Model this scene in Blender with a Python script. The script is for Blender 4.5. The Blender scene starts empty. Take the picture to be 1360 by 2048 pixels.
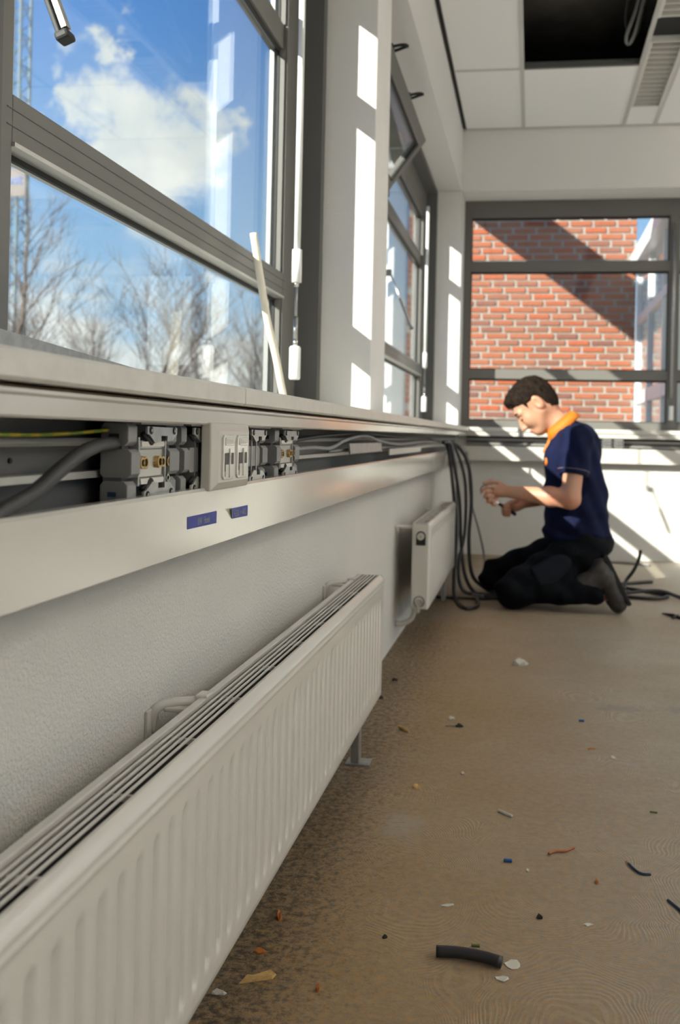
import bpy, math, random
import numpy as np
from mathutils import Vector, Matrix, Euler

random.seed(7)
RNG = np.random.default_rng(11)
S = bpy.context.scene
COL = S.collection

# ------------------------------------------------------------------ camera
F_PX = 1900.0
cam_d = bpy.data.cameras.new('camera')
cam_d.sensor_fit = 'VERTICAL'
cam_d.sensor_height = 36.0
cam_d.lens = F_PX / 2048 * 36.0
cam_d.shift_x = -(768 - 680) / 2048
cam_d.shift_y = -(1024 - 869.8) / 2048
cam_d.clip_start = 0.02
cam_d.clip_end = 400
cam_d.dof.use_dof = True
cam_d.dof.focus_distance = 1.3
cam_d.dof.aperture_fstop = 6.5
cam = bpy.data.objects.new('camera', cam_d)
COL.objects.link(cam)
_yaw, _roll = .1536, .0214
_r = Vector((math.cos(_yaw), math.sin(_yaw), 0))
_f = Vector((-math.sin(_yaw), math.cos(_yaw), 0))
_u = Vector((0, 0, 1))
_xa = math.cos(_roll) * _r + math.sin(_roll) * _u
_ya = -math.sin(_roll) * _r + math.cos(_roll) * _u
cam.matrix_world = Matrix(((_xa.x, _ya.x, -_f.x, .46), (_xa.y, _ya.y, -_f.y, 0), (_xa.z, _ya.z, -_f.z, .73), (0, 0, 0, 1)))
S.camera = cam

S.view_settings.view_transform = 'Standard'
S.view_settings.look = 'None'
S.view_settings.gamma = 1.0
S.view_settings.use_curve_mapping = False
S.view_settings.exposure = 0.25
FILL_W = 22.0          # watts of each added fill pendant


# ------------------------------------------------------------------ node helpers
class NT:
    def __init__(s, tree):
        s.t = tree; s.n = tree.nodes; s.l = tree.links
    def new(s, typ, **kw):
        nd = s.n.new(typ)
        for k, v in kw.items():
            if k.startswith('_'):
                setattr(nd, k[1:], v)
            else:
                key = int(k[1:]) if k[0] == 'i' and k[1:].isdigit() else k.replace('__', ' ')
                s.set(nd.inputs[key], v)
        return nd
    def set(s, sock, v):
        if isinstance(v, bpy.types.NodeSocket):
            s.l.new(v, sock)
        elif isinstance(v, bpy.types.Node):
            s.l.new(v.outputs[0], sock)
        else:
            if hasattr(sock.default_value, '__len__') and not hasattr(v, '__len__'):
                v = (v, v, v, 1)[:len(sock.default_value)]
            if hasattr(v, '__len__') and len(v) == 3 and len(sock.default_value) == 4:
                v = tuple(v) + (1,)
            sock.default_value = v
    def math(s, op, a, b=0.0, c=0.0, clamp=False):
        nd = s.new('ShaderNodeMath', _operation=op, _use_clamp=clamp, i0=a, i1=b)
        if op in ('MULTIPLY_ADD', 'SMOOTH_MIN', 'SMOOTH_MAX'):
            s.set(nd.inputs[2], c)
        return nd.outputs[0]
    def vmath(s, op, a, b=(0, 0, 0), scale=None):
        nd = s.new('ShaderNodeVectorMath', _operation=op, i0=a, i1=b)
        if scale is not None:
            s.set(nd.inputs['Scale'], scale)
        return nd.outputs['Value'] if op in ('DOT_PRODUCT', 'LENGTH', 'DISTANCE') else nd.outputs[0]
    def mix(s, fac, a, b, blend='MIX'):
        nd = s.new('ShaderNodeMix', _data_type='RGBA', _blend_type=blend)
        s.set(nd.inputs[0], fac); s.set(nd.inputs[6], a); s.set(nd.inputs[7], b)
        return nd.outputs[2]
    def ramp(s, fac, lo, hi, a=0.0, b=1.0, smooth=True):
        nd = s.new('ShaderNodeMapRange', _interpolation_type='SMOOTHSTEP' if smooth else 'LINEAR')
        s.set(nd.inputs[0], fac)
        for i, v in enumerate((lo, hi, a, b)):
            s.set(nd.inputs[i + 1], v)
        return nd.outputs[0]
    def noise(s, vec, scale, detail=4, rough=.5, dist=0.0):
        nd = s.new('ShaderNodeTexNoise', Vector=vec, Scale=scale, Detail=detail, Roughness=rough, Distortion=dist)
        return nd.outputs['Fac']


# ------------------------------------------------------------------ sky
world = bpy.data.worlds.new('World'); S.world = world
world.use_nodes = True
w = NT(world.node_tree)
for n in list(w.n): w.n.remove(n)
tc = w.new('ShaderNodeTexCoord')
d = w.vmath('NORMALIZE', tc.outputs['Generated'])
sep = w.new('ShaderNodeSeparateXYZ', i0=d)
dz = w.math('MAXIMUM', sep.outputs[2], 0.0)
blue = w.mix(w.ramp(dz, 0.0, .55), (.42, .66, .88), (.06, .245, .72))
# cumulus: noise on a flat cloud deck plus a few soft cloud heads in the part of the sky seen through the glass
den = w.math('ADD', dz, .16)
px = w.math('DIVIDE', sep.outputs[0], den); py = w.math('DIVIDE', sep.outputs[1], den)
deck = w.new('ShaderNodeCombineXYZ', i0=px, i1=py, i2=w.math('MULTIPLY', dz, 1.5))
warp = w.new('ShaderNodeTexNoise', Vector=d, Scale=14.0, Detail=7.0, Roughness=.62)
dw = w.vmath('ADD', d, w.vmath('SCALE', w.vmath('SUBTRACT', warp.outputs['Color'], (.5, .5, .5)), scale=.17))
n1 = w.noise(deck, 1.5, 9, .56, .15)
n2 = w.noise(d, 7.0, 8, .58, .2)
nn = w.math('MULTIPLY_ADD', n2, .5, w.math('MULTIPLY', n1, .5))
def head(dirv, inner, outer):
    dist = w.vmath('DISTANCE', dw, tuple(Vector(dirv).normalized()))
    return w.ramp(dist, inner, outer, 1.0, 0.0)
heads = None
for dv, b in (((-.425, .852, .306), .050), ((-.376, .873, .312), .060), ((-.397, .875, .277), .075), ((-.353, .894, .277), .080), ((-.315, .901, .298), .060),
              ((-.287, .911, .297), .044), ((-.424, .833, .354), .042), ((-.397, .843, .362), .038), ((-.378, .895, .238), .060)):
    a = 0.0
    h = head(dv, a, b)
    heads = h if heads is None else w.math('MAXIMUM', heads, h)
gap = head((-.205, .896, .394), .03, .24)          # open blue above the cloud heads
gap2 = head((-.46, .82, .33), .0, .10)
low = w.ramp(dz, .02, .24, .18, 0.0)               # hazier towards the horizon
cov = w.math('ADD', w.math('ADD', nn, w.math('MULTIPLY', heads, .24)), low)
cov = w.math('SUBTRACT', cov, w.math('MULTIPLY', w.math('MAXIMUM', gap, gap2), .22))
mask = w.ramp(cov, .515, .70)
shade = w.ramp(w.noise(d, 9.0, 6, .55, .3), .35, .65)
cloud = w.mix(shade, (.74, .80, .82), (1.0, 1.0, .97))
skyc = w.mix(mask, blue, cloud)
below = w.ramp(sep.outputs[2], -.03, 0.0)
skyc = w.mix(below, (.20, .20, .17), skyc)
bg = w.new('ShaderNodeBackground', Color=skyc, Strength=1.0)
w.l.new(bg.outputs[0], w.new('ShaderNodeOutputWorld').inputs[0])

# ------------------------------------------------------------------ sun
sun_d = bpy.data.lights.new('sun', 'SUN')
sun_d.energy = 10.0
sun_d.angle = math.radians(.55)
sun_d.color = (1.0, .945, .85)
sun = bpy.data.objects.new('sun', sun_d); COL.objects.link(sun)
sun.rotation_euler = Vector((1, 1.2, -.75)).to_track_quat('-Z', 'Y').to_euler()
sun.location = (-12, -17, 10)


# ------------------------------------------------------------------ materials
def mat(name, col, rough=.5, metal=0.0, bump=None, vary=None, coat=0.0, spec=.5):
    """plain procedural material: colour with a little noise variation, optional noise bump (scale, strength, distance)"""
    m = bpy.data.materials.new(name); m.use_nodes = True
    t = NT(m.node_tree)
    b = t.n['Principled BSDF']
    geo = t.new('ShaderNodeTexCoord').outputs['Object']
    base = tuple(col)
    if vary:
        sc, amt = vary
        f = t.noise(geo, sc, 5, .6)
        dark = tuple(c * (1 - amt) for c in base); lite = tuple(min(1, c * (1 + amt)) for c in base)
        t.set(b.inputs['Base Color'], t.mix(t.ramp(f, .3, .7), dark, lite))
    else:
        t.set(b.inputs['Base Color'], base)
    b.inputs['Roughness'].default_value = rough
    b.inputs['Metallic'].default_value = metal
    b.inputs['Specular IOR Level'].default_value = spec
    if coat:
        b.inputs['Coat Weight'].default_value = coat
        b.inputs['Coat Roughness'].default_value = .12
    if bump:
        sc, st, di = bump
        bn = t.new('ShaderNodeBump', Strength=st, Distance=di, Height=t.noise(geo, sc, 3, .6))
        t.l.new(bn.outputs[0], b.inputs['Normal'])
    return m

M = {}
M['plaster'] = mat('plaster_wall', (.62, .605, .562), .85, bump=(210, .9, .0032), vary=(2.5, .025))
M['plaster_pillar'] = mat('plaster_pillar', (.78, .765, .735), .85, bump=(260, .75, .0022), vary=(2.5, .025))
M['plaster_fine'] = mat('plaster_fine', (.74, .728, .70), .85, bump=(160, .35, .0015))
M['frame'] = mat('window_frame_grey', (.150, .144, .131), .42, bump=(900, .05, .0003))
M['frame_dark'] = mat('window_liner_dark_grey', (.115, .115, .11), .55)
M['gasket'] = mat('rubber_gasket', (.012, .012, .012), .6)
M['spacer'] = mat('aluminium_spacer', (.5, .5, .48), .35, .8)
M['sill'] = mat('sill_laminate', (.62, .60, .545), .38, vary=(30, .05), bump=(600, .08, .0003))
M['duct'] = mat('duct_lacquer', (.57, .548, .495), .16, bump=(75, .12, .0006), vary=(6, .015), coat=.4)
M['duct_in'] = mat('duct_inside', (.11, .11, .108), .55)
M['rail'] = mat('aluminium_rail', (.55, .54, .50), .38, .6)
M['radiator'] = mat('radiator_enamel', (.62, .602, .55), .28, coat=.2)
M['rad_dark'] = mat('radiator_core', (.018, .016, .014), .8)
M['zinc'] = mat('zinc_steel', (.42, .42, .41), .4, .9, vary=(60, .12))
M['steel'] = mat('bright_steel', (.62, .61, .58), .22, 1.0)
M['brass'] = mat('brass', (.62, .42, .17), .3, 1.0)
M['rust'] = mat('sill_gap_shadow_brown', (.16, .085, .03), .6, vary=(40, .4))  # brown that stands for the shadow line under the sill
M['copper'] = mat('copper', (.62, .25, .10), .4, 1.0)
M['socket'] = mat('socket_grey_plastic', (.215, .213, .205), .48)
M['socket_dark'] = mat('socket_shadow_plastic', (.10, .10, .10), .5)
M['plate'] = mat('outlet_cream_plastic', (.56, .535, .48), .33)
M['clear'] = mat('outlet_clear_window', (.70, .69, .64), .08)
M['slot'] = mat('outlet_slot', (.07, .065, .055), .5)
M['cable_black'] = mat('cable_black', (.018, .018, .018), .45)
M['cable_grey'] = mat('cable_dark_grey', (.036, .036, .037), .5)
M['cable_mid'] = mat('cable_mid_grey', (.22, .22, .215), .5)
M['tape'] = mat('blue_tape', (.02, .035, .27), .45, vary=(120, .12))
M['tape_ink'] = mat('tape_ink', (.30, .30, .26), .7)
M['tape_back'] = mat('tape_back', (.42, .42, .38), .6)
M['white_rod'] = mat('white_rod', (.82, .82, .80), .3)
M['cream'] = mat('cream_plastic_strip', (.82, .76, .62), .4)
M['tile'] = mat('ceiling_tile', (.86, .86, .855), .9, bump=(500, .15, .0006))
M['grid'] = mat('ceiling_grid', (.56, .555, .535), .6)
M['black'] = mat('matte_black', (.012, .012, .012), .7)
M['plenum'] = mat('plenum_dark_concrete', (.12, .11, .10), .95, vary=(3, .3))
M['lamp_body'] = mat('luminaire_white', (.66, .65, .61), .4)
M['louvre'] = mat('louvre_aluminium', (.72, .71, .67), .35, .4)
M['tube'] = mat('fluorescent_tube', (.85, .84, .80), .25)
M['mortar'] = mat('mortar', (.34, .315, .275), .95, vary=(8, .12))
M['ground'] = mat('outside_paving', (.24, .23, .20), .95, vary=(.8, .25))
M['bark'] = mat('bark', (.16, .125, .10), .9)
M['bark2'] = mat('bark_pale', (.20, .165, .14), .9)
M['mast'] = mat('mast_galvanised', (.24, .30, .31), .5, .3)
M['sign'] = mat('mast_sign', (.20, .175, .165), .7)
M['sign_blue'] = mat('mast_sign_letters', (.03, .13, .45), .6)
M['white_frame'] = mat('white_window_frame', (.78, .80, .82), .35)
M['fascia'] = mat('roof_fascia', (.35, .35, .34), .6)
M['skin'] = None
M['shirt'] = mat('navy_shirt', (.006, .009, .036), .85, bump=(500, .25, .0008), vary=(14, .25), spec=.15)
M['shirt_orange'] = mat('orange_trim', (.60, .165, .008), .7, bump=(400, .2, .0006))
M['trousers'] = mat('dark_work_denim', (.0045, .0055, .0075), .85, bump=(300, .4, .0012), vary=(9, .55), spec=.12)
M['pocket'] = mat('pocket_denim', (.011, .0145, .0195), .85, bump=(300, .3, .001), spec=.12)
M['seam'] = mat('denim_seam', (.030, .038, .046), .85, spec=.1)
M['boot'] = mat('boot_leather', (.038, .033, .029), .55, vary=(22, .4), bump=(120, .3, .0015))
M['boot_sole'] = mat('boot_sole', (.012, .012, .012), .7)
M['lace'] = mat('boot_lace', (.16, .07, .025), .8)
M['hair'] = mat('dark_brown_hair', (.013, .0075, .0042), .8, bump=(170, .9, .004), vary=(60, .6), spec=.15)
M['eye'] = mat('eyelash_dark', (.02, .012, .008), .6)
M['wood_chip'] = mat('wood_chip', (.52, .33, .12), .7, vary=(150, .2))
M['orange_chip'] = mat('orange_chip', (.42, .13, .02), .6)
M['wire_orange'] = mat('wire_brown_orange', (.38, .12, .03), .45)
M['wire_blue'] = mat('wire_blue', (.01, .09, .30), .4)
M['wire_navy'] = mat('wire_navy', (.012, .03, .07), .45)
M['wire_green'] = mat('wire_green', (.10, .13, .03), .5)
M['paper'] = mat('plaster_crumb', (.55, .53, .46), .9)
M['conduit'] = mat('conduit_black', (.02, .02, .021), .42, bump=(200, .1, .0006))
M['rubber'] = mat('rubber_grip', (.02, .02, .02), .6)
M['tool_orange'] = mat('tool_orange', (.6, .16, .02), .5)


def glass_mat():
    m = bpy.data.materials.new('window_glass'); m.use_nodes = True
    t = NT(m.node_tree)
    for n in list(t.n): t.n.remove(n)
    gm = t.new('ShaderNodeNewGeometry')
    co = t.math('ABSOLUTE', t.vmath('DOT_PRODUCT', gm.outputs['Incoming'], gm.outputs['Normal']))
    fr = t.math('MULTIPLY_ADD', t.math('POWER', t.math('SUBTRACT', 1.0, co, clamp=True), 5.0), .96, .04)   # Fresnel reflectance of a thin pane
    tr = t.new('ShaderNodeBsdfTransparent', Color=(.94, .965, .955))
    gl = t.new('ShaderNodeBsdfGlossy', Color=(1, 1, 1), Roughness=.0)
    mx = t.new('ShaderNodeMixShader', i0=fr, i1=tr.outputs[0], i2=gl.outputs[0])
    t.l.new(mx.outputs[0], t.new('ShaderNodeOutputMaterial').inputs[0])
    return m
M['glass'] = glass_mat()


def earth_mat():
    m = mat('earth_wire_yellow_green', (.5, .42, .03), .4)
    t = NT(m.node_tree); b = t.n['Principled BSDF']
    sx = t.new('ShaderNodeSeparateXYZ', i0=t.new('ShaderNodeTexCoord').outputs['Object'])
    f = t.ramp(sx.outputs[2], -.0006, .0006)
    t.set(b.inputs['Base Color'], t.mix(t.ramp(t.noise(t.new('ShaderNodeTexCoord').outputs['Object'], 30, 0), .45, .55), (.55, .40, .02), (.22, .30, .02)))
    return m
M['earth'] = earth_mat()


def skin_mat():
    m = mat('skin', (.62, .36, .25), .5, bump=(300, .1, .0005))
    t = NT(m.node_tree); b = t.n['Principled BSDF']
    geo = t.new('ShaderNodeTexCoord').outputs['Object']
    f = t.ramp(t.noise(geo, 9, 3, .5), .35, .7)
    t.set(b.inputs['Base Color'], t.mix(f, (.52, .285, .18), (.57, .25, .155)))
    b.inputs['Subsurface Weight'].default_value = .12
    b.inputs['Subsurface Radius'].default_value = (.012, .004, .002)
    return m
M['skin'] = skin_mat()


def brick_mat(name, island):
    m = bpy.data.materials.new(name); m.use_nodes = True
    t = NT(m.node_tree); b = t.n['Principled BSDF']
    if island:
        r = t.new('ShaderNodeNewGeometry').outputs['Random Per Island']
    else:
        r = t.new('ShaderNodeObjectInfo').outputs['Random']
    cr = t.new('ShaderNodeValToRGB', Fac=r)
    el = cr.color_ramp.elements
    el[0].position = 0; el[0].color = (.14, .055, .044, 1)
    el[1].position = 1; el[1].color = (.38, .075, .020, 1)
    for p, c in ((.12, (.23, .085, .052, 1)), (.35, (.31, .100, .046, 1)), (.6, (.33, .090, .036, 1)), (.8, (.27, .075, .032, 1))):
        e = el.new(p); e.color = c
    geo = t.new('ShaderNodeTexCoord').outputs['Object']
    f = t.noise(geo, 45, 6, .65)
    t.set(b.inputs['Base Color'], t.mix(t.ramp(f, .3, .75, 0, .35), cr.outputs[0], (.35, .165, .10)))
    b.inputs['Roughness'].default_value = .9
    bn = t.new('ShaderNodeBump', Strength=.5, Distance=.004, Height=f)
    t.l.new(bn.outputs[0], b.inputs['Normal'])
    return m
BRK = 1
M['brick'] = brick_mat('brick_red', False)
M['brick_far'] = brick_mat('brick_red_mass', True)


def floor_mat():
    m = bpy.data.materials.new('screed_floor_with_glue_combing'); m.use_nodes = True
    t = NT(m.node_tree); b = t.n['Principled BSDF']
    geo = t.new('ShaderNodeTexCoord').outputs['Object']
    wob = t.new('ShaderNodeTexNoise', Vector=geo, Scale=5.0, Detail=2.0)
    pos = t.vmath('ADD', geo, t.vmath('SCALE', t.vmath('SUBTRACT', wob.outputs['Color'], (.5, .5, .5)), scale=.16))
    flat = t.vmath('MULTIPLY', pos, (1, .75, 0))
    vo = t.new('ShaderNodeTexVoronoi', _feature='F1', Vector=flat, Scale=5.2, Randomness=1.0)
    ring = t.math('SINE', t.math('MULTIPLY', vo.outputs['Distance'], 6.2832 * 44))      # combed glue arcs, about 6 mm apart
    lines = t.ramp(ring, -.35, .75)
    # combing is worn away in places
    wear = t.ramp(t.noise(geo, 3.1, 6, .65), .42, .66)
    grain = t.noise(geo, 190, 4, .7)
    spec = t.noise(geo, 60, 6, .75)
    big = t.noise(geo, 1.1, 5, .6)
    sx = t.new('ShaderNodeSeparateXYZ', i0=geo)
    # glue residue is thick along the radiator side, thin towards the middle of the room
    glue = t.math('ADD', t.ramp(t.math('ADD', sx.outputs[0], t.math('MULTIPLY', sx.outputs[1], .10)), .35, 1.25, .85, .12), t.math('MULTIPLY', t.math('SUBTRACT', big, .5), 1.3), clamp=True)
    conc = t.mix(t.ramp(spec, .3, .7), (.25, .228, .185), (.35, .325, .275))
    gcol = t.mix(t.ramp(spec, .3, .7), (.215, .128, .042), (.345, .212, .076))
    base = t.mix(glue, conc, gcol)
    fleck = t.ramp(t.noise(geo, 85, 8, .82), .44, .60)
    base = t.mix(.38, base, t.mix(fleck, (.20, .19, .165), (.39, .215, .075)))
    lf = t.math('MULTIPLY', t.math('MULTIPLY', lines, wear), .48)
    base = t.mix(lf, base, t.mix(glue, (.44, .40, .32), (.42, .29, .15)))
    dirt_and_shade = t.ramp(t.math('SUBTRACT', t.noise(geo, 75, 9, .85), t.ramp(sx.outputs[0], .05, .32, 0.0, .10)), .40, .58)
    edge = t.ramp(sx.outputs[0], .05, .42, 1.0, .14)  # dirt, deepened towards the radiator to paint in the shade beneath it
    base = t.mix(t.math('MULTIPLY', dirt_and_shade, edge), base, (.045, .034, .022))
    base = t.mix(t.ramp(grain, .62, .8, 0, .35), base, (.48, .44, .36))
    dust = t.ramp(t.noise(geo, 6.0, 6, .7), .66, .80, 0, .5)
    base = t.mix(dust, base, (.46, .44, .40))
    # pale floor area added as a reflector to bounce sunlight up to the ceiling
    base = t.mix(t.ramp(t.math('ADD', sx.outputs[0], t.math('MULTIPLY', t.math('SUBTRACT', big, .5), .5)), 1.15, 1.6), base, t.mix(t.ramp(spec, .3, .7), (.56, .54, .49), (.66, .64, .59)))
    # two worn grey damp marks and a plaster splash
    for cx, cy, rx, ry, c in ((.72, 2.645, .085, .05, (.12, .12, .118)), (.875, 2.67, .06, .045, (.13, .13, .128)), (.244, 1.756, .05, .07, (.34, .32, .28))):
        q = t.vmath('MULTIPLY', t.vmath('SUBTRACT', pos, (cx, cy, 0)), (1 / rx, 1 / ry, 0))
        k = t.ramp(t.math('ADD', t.vmath('LENGTH', q), t.math('MULTIPLY', t.math('SUBTRACT', spec, .5), 1.6)), .35, 1.1, .38, 0)
        base = t.mix(k, base, c)
    t.set(b.inputs['Base Color'], base)
    t.set(b.inputs['Roughness'], t.ramp(big, .3, .7, .48, .68))
    hgt = t.math('ADD', t.math('MULTIPLY', t.math('MULTIPLY', lines, wear), .6), t.math('MULTIPLY', grain, .5))
    bn = t.new('ShaderNodeBump', Strength=.55, Distance=.0016, Height=hgt)
    t.l.new(bn.outputs[0], b.inputs['Normal'])
    return m
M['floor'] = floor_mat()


# ------------------------------------------------------------------ scene helpers
def tag(o, label=None, cat=None, group=None, kind=None):
    if label: o['label'] = label
    if cat: o['category'] = cat
    if group: o['group'] = group
    if kind: o['kind'] = kind
    return o

def wloc(o):
    v = Vector((0, 0, 0))
    while o is not None:
        v += o.location; o = o.parent
    return v

def empty(name, loc=(0, 0, 0), parent=None):
    o = bpy.data.objects.new(name, None); COL.objects.link(o)
    o.empty_display_size = .05
    o.location = Vector(loc) - (wloc(parent) if parent else Vector())
    o.parent = parent
    return o

def thing(name, loc, label, cat, group=None, kind=None):
    return tag(empty(name, loc), label, cat, group, kind)

def catmull(pts, n=8):
    P = [np.array(p, float) for p in pts]
    P = [2 * P[0] - P[1]] + P + [2 * P[-1] - P[-2]]
    out = []
    for i in range(1, len(P) - 2):
        a, b, c, d_ = P[i - 1:i + 3]
        for k in range(n):
            t = k / n
            out.append(.5 * (2 * b + (c - a) * t + (2 * a - 5 * b + 4 * c - d_) * t * t + (3 * b - a - 3 * c + d_) * t ** 3))
    out.append(P[-2])
    return out

class MB:
    """collects shapes in world coordinates; build() links them as one mesh object"""
    def __init__(s): s.v = []; s.f = []
    def add(s, v, f):
        o = len(s.v); s.v += [tuple(map(float, p)) for p in v]; s.f += [tuple(o + i for i in q) for q in f]; return s
    def box(s, x0, x1, y0, y1, z0, z1):
        v = [(x, y, z) for x in (x0, x1) for y in (y0, y1) for z in (z0, z1)]
        return s.add(v, [(0, 1, 3, 2), (4, 6, 7, 5), (0, 4, 5, 1), (2, 3, 7, 6), (0, 2, 6, 4), (1, 5, 7, 3)])
    def prism(s, poly, axis, a, b):
        """extrude polygon (2-D points) along axis from a to b; the 2-D axes are the other two in xyz order"""
        n = len(poly)
        def P(p, h):
            if axis == 'x': return (h, p[0], p[1])
            if axis == 'y': return (p[0], h, p[1])
            return (p[0], p[1], h)
        v = [P(p, a) for p in poly] + [P(p, b) for p in poly]
        f = [tuple(range(n)), tuple(range(2 * n - 1, n - 1, -1))]
        f += [(i, i + n, (i + 1) % n + n, (i + 1) % n) for i in range(n)]
        return s.add(v, f)
    def tube(s, path, r, n=10, cap=True):
        path = [np.array(p, float) for p in path]; m = len(path)
        rr = list(r) if hasattr(r, '__len__') else [r] * m
        tan = [path[min(i + 1, m - 1)] - path[max(i - 1, 0)] for i in range(m)]
        tan = [t_ / (np.linalg.norm(t_) + 1e-12) for t_ in tan]
        up = np.array([0, 0, 1.]) if abs(tan[0][2]) < .9 else np.array([1., 0, 0])
        v = []; a = np.cross(tan[0], up); a /= np.linalg.norm(a)
        for i in range(m):
            a = a - tan[i] * (a @ tan[i]); a /= (np.linalg.norm(a) + 1e-12)
            b = np.cross(tan[i], a)
            for k in range(n):
                an = 2 * math.pi * k / n
                v.append(path[i] + rr[i] * (math.cos(an) * a + math.sin(an) * b))
        f = [(i * n + k, i * n + (k + 1) % n, (i + 1) * n + (k + 1) % n, (i + 1) * n + k) for i in range(m - 1) for k in range(n)]
        if cap: f += [tuple(range(n - 1, -1, -1)), tuple((m - 1) * n + k for k in range(n))]
        return s.add(v, f)
    def cyl(s, p, q, r, n=14):
        return s.tube([p, q], r, n)
    def ring(s, c, axis, ro, ri, h, n=20):
        """flat ring (washer) centred at c, axis unit vector, thickness h"""
        ax = np.array(axis, float); ax /= np.linalg.norm(ax)
        up = np.array([0, 0, 1.]) if abs(ax[2]) < .9 else np.array([1., 0, 0])
        a = np.cross(ax, up); a /= np.linalg.norm(a); b = np.cross(ax, a); c = np.array(c, float)
        v = []
        for k in range(n):
            e = math.cos(2 * math.pi * k / n) * a + math.sin(2 * math.pi * k / n) * b
            v += [c + e * ro, c + e * ri, c + e * ri + ax * h, c + e * ro + ax * h]
        f = []
        for k in range(n):
            i, j = 4 * k, 4 * ((k + 1) % n)
            for q in range(4):
                f.append((i + q, i + (q + 1) % 4, j + (q + 1) % 4, j + q))
        return s.add(v, f)
    def build(s, name, m, parent=None, smooth=False, bevel=0.0, origin=None):
        v = np.array(s.v)
        if parent is not None: org = np.array(wloc(parent))
        elif origin is not None: org = np.array(origin, float)
        else: org = np.array([(v[:, 0].min() + v[:, 0].max()) / 2, (v[:, 1].min() + v[:, 1].max()) / 2, v[:, 2].min()])
        me = bpy.data.meshes.new(name)
        me.from_pydata((v - org).tolist(), [], s.f); me.update()
        fix_normals(me)
        o = mesh_obj(name, me, m, parent, smooth)
        if parent is None: o.location = org
        if bevel:
            bv = o.modifiers.new('bevel', 'BEVEL'); bv.width = bevel; bv.segments = 2; bv.limit_method = 'ANGLE'; bv.angle_limit = math.radians(40)
        return o

def fix_normals(me):
    import bmesh
    bm = bmesh.new(); bm.from_mesh(me); bmesh.ops.recalc_face_normals(bm, faces=bm.faces); bm.to_mesh(me); bm.free()

def mesh_obj(name, me, m, parent=None, smooth=False):
    o = bpy.data.objects.new(name, me); COL.objects.link(o); o.parent = parent
    if m is not None and not me.materials: me.materials.append(M[m] if isinstance(m, str) else m)
    if smooth:
        me.polygons.foreach_set('use_smooth', [True] * len(me.polygons))
    return o

def box(name, m, b, parent=None, bevel=0.0, **kw):
    return MB().box(*b).build(name, m, parent, bevel=bevel, **kw)

def struct(name, m, *boxes, parent=None, label=None):
    mb = MB()
    for b in boxes: mb.box(*b)
    o = mb.build(name, m, parent, origin=(0, 0, 0) if parent is None else None)
    if parent is None: tag(o, label, kind='structure')
    return o

def text(name, body, size, m, parent, loc, rot, align='CENTER', extrude=.0004):
    cu = bpy.data.curves.new(name, 'FONT'); cu.body = body; cu.size = size; cu.align_x = align; cu.align_y = 'CENTER'; cu.extrude = extrude
    cu.materials.append(M[m])
    tmp = bpy.data.objects.new(name, cu); COL.objects.link(tmp)
    bpy.context.view_layer.update()
    me = bpy.data.meshes.new_from_object(tmp.evaluated_get(bpy.context.evaluated_depsgraph_get()))
    bpy.data.objects.remove(tmp); bpy.data.curves.remove(cu)
    me.materials.clear(); me.materials.append(M[m])
    o = mesh_obj(name, me, None, parent)
    o.location = Vector(loc) - (wloc(parent) if parent else Vector()); o.rotation_euler = rot
    return o


# ================================================================== SETTING
CEIL, SOFF, SILLT, SILLB = 2.64, 2.265, .79, .765
YB = 5.94                                  # back wall face
XR, YF = 5.6, -4.4                         # right and front walls
XF = -.215                                 # inner face of the left window frames

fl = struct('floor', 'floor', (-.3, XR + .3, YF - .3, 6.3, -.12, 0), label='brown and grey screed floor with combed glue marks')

# left wall: parapet, bulkhead, plastered pillar and corner pier
wl = tag(empty('wall_left'), 'white plastered window wall on the left with pillar', kind='structure')
MB().box(-.30, 0, YF, 6.28, -.1, SILLB).build('parapet', 'plaster', wl)
MB().box(-.30, 0, YF, 5.96, SOFF, 3.0).build('bulkhead', 'plaster_fine', wl)
MB().box(-.30, 0, 2.70, 2.95, SILLT, SOFF).build('pillar', 'plaster_pillar', wl, bevel=.004)
MB().box(-.30, 0, YB, 6.28, SILLT, SOFF).build('corner_pier', 'plaster_pillar', wl, bevel=.004)
MB().box(-.30, 0, YF, -3.2, SILLT, SOFF).build('front_pier', 'plaster', wl)

# back wall: parapet and bulkhead
wb = tag(empty('wall_back'), 'white plastered end wall under and above the back window', kind='structure')
MB().box(0, XR, YB, 6.28, -.1, SILLB).build('parapet', 'plaster', wb)
MB().box(-.30, XR, YB, 6.28, SOFF, 3.0).build('bulkhead', 'plaster_fine', wb)

# right wall with its own window band, front wall solid
wr = tag(empty('wall_right'), 'white wall with a window band on the right side of the room', kind='structure')
MB().box(XR, XR + .3, YF, 6.28, -.1, SILLB).build('parapet', 'plaster_fine', wr)
MB().box(XR, XR + .3, YF, 6.28, 2.45, 3.0).build('bulkhead', 'plaster_fine', wr)
for y in (-4.4, -1.1, 2.2, 5.5):
    MB().box(XR, XR + .3, y, y + .45, SILLB, 2.45).build('pillar', 'plaster_fine', wr)
struct('wall_front', 'plaster_fine', (-.3, XR + .3, YF - .3, YF, -.1, 3.0), label='plain white wall behind')
struct('roof', 'plenum', (-.3, XR + .3, YF - .3, 6.28, 3.0, 3.12), label='concrete roof slab above the suspended ceiling')

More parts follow.
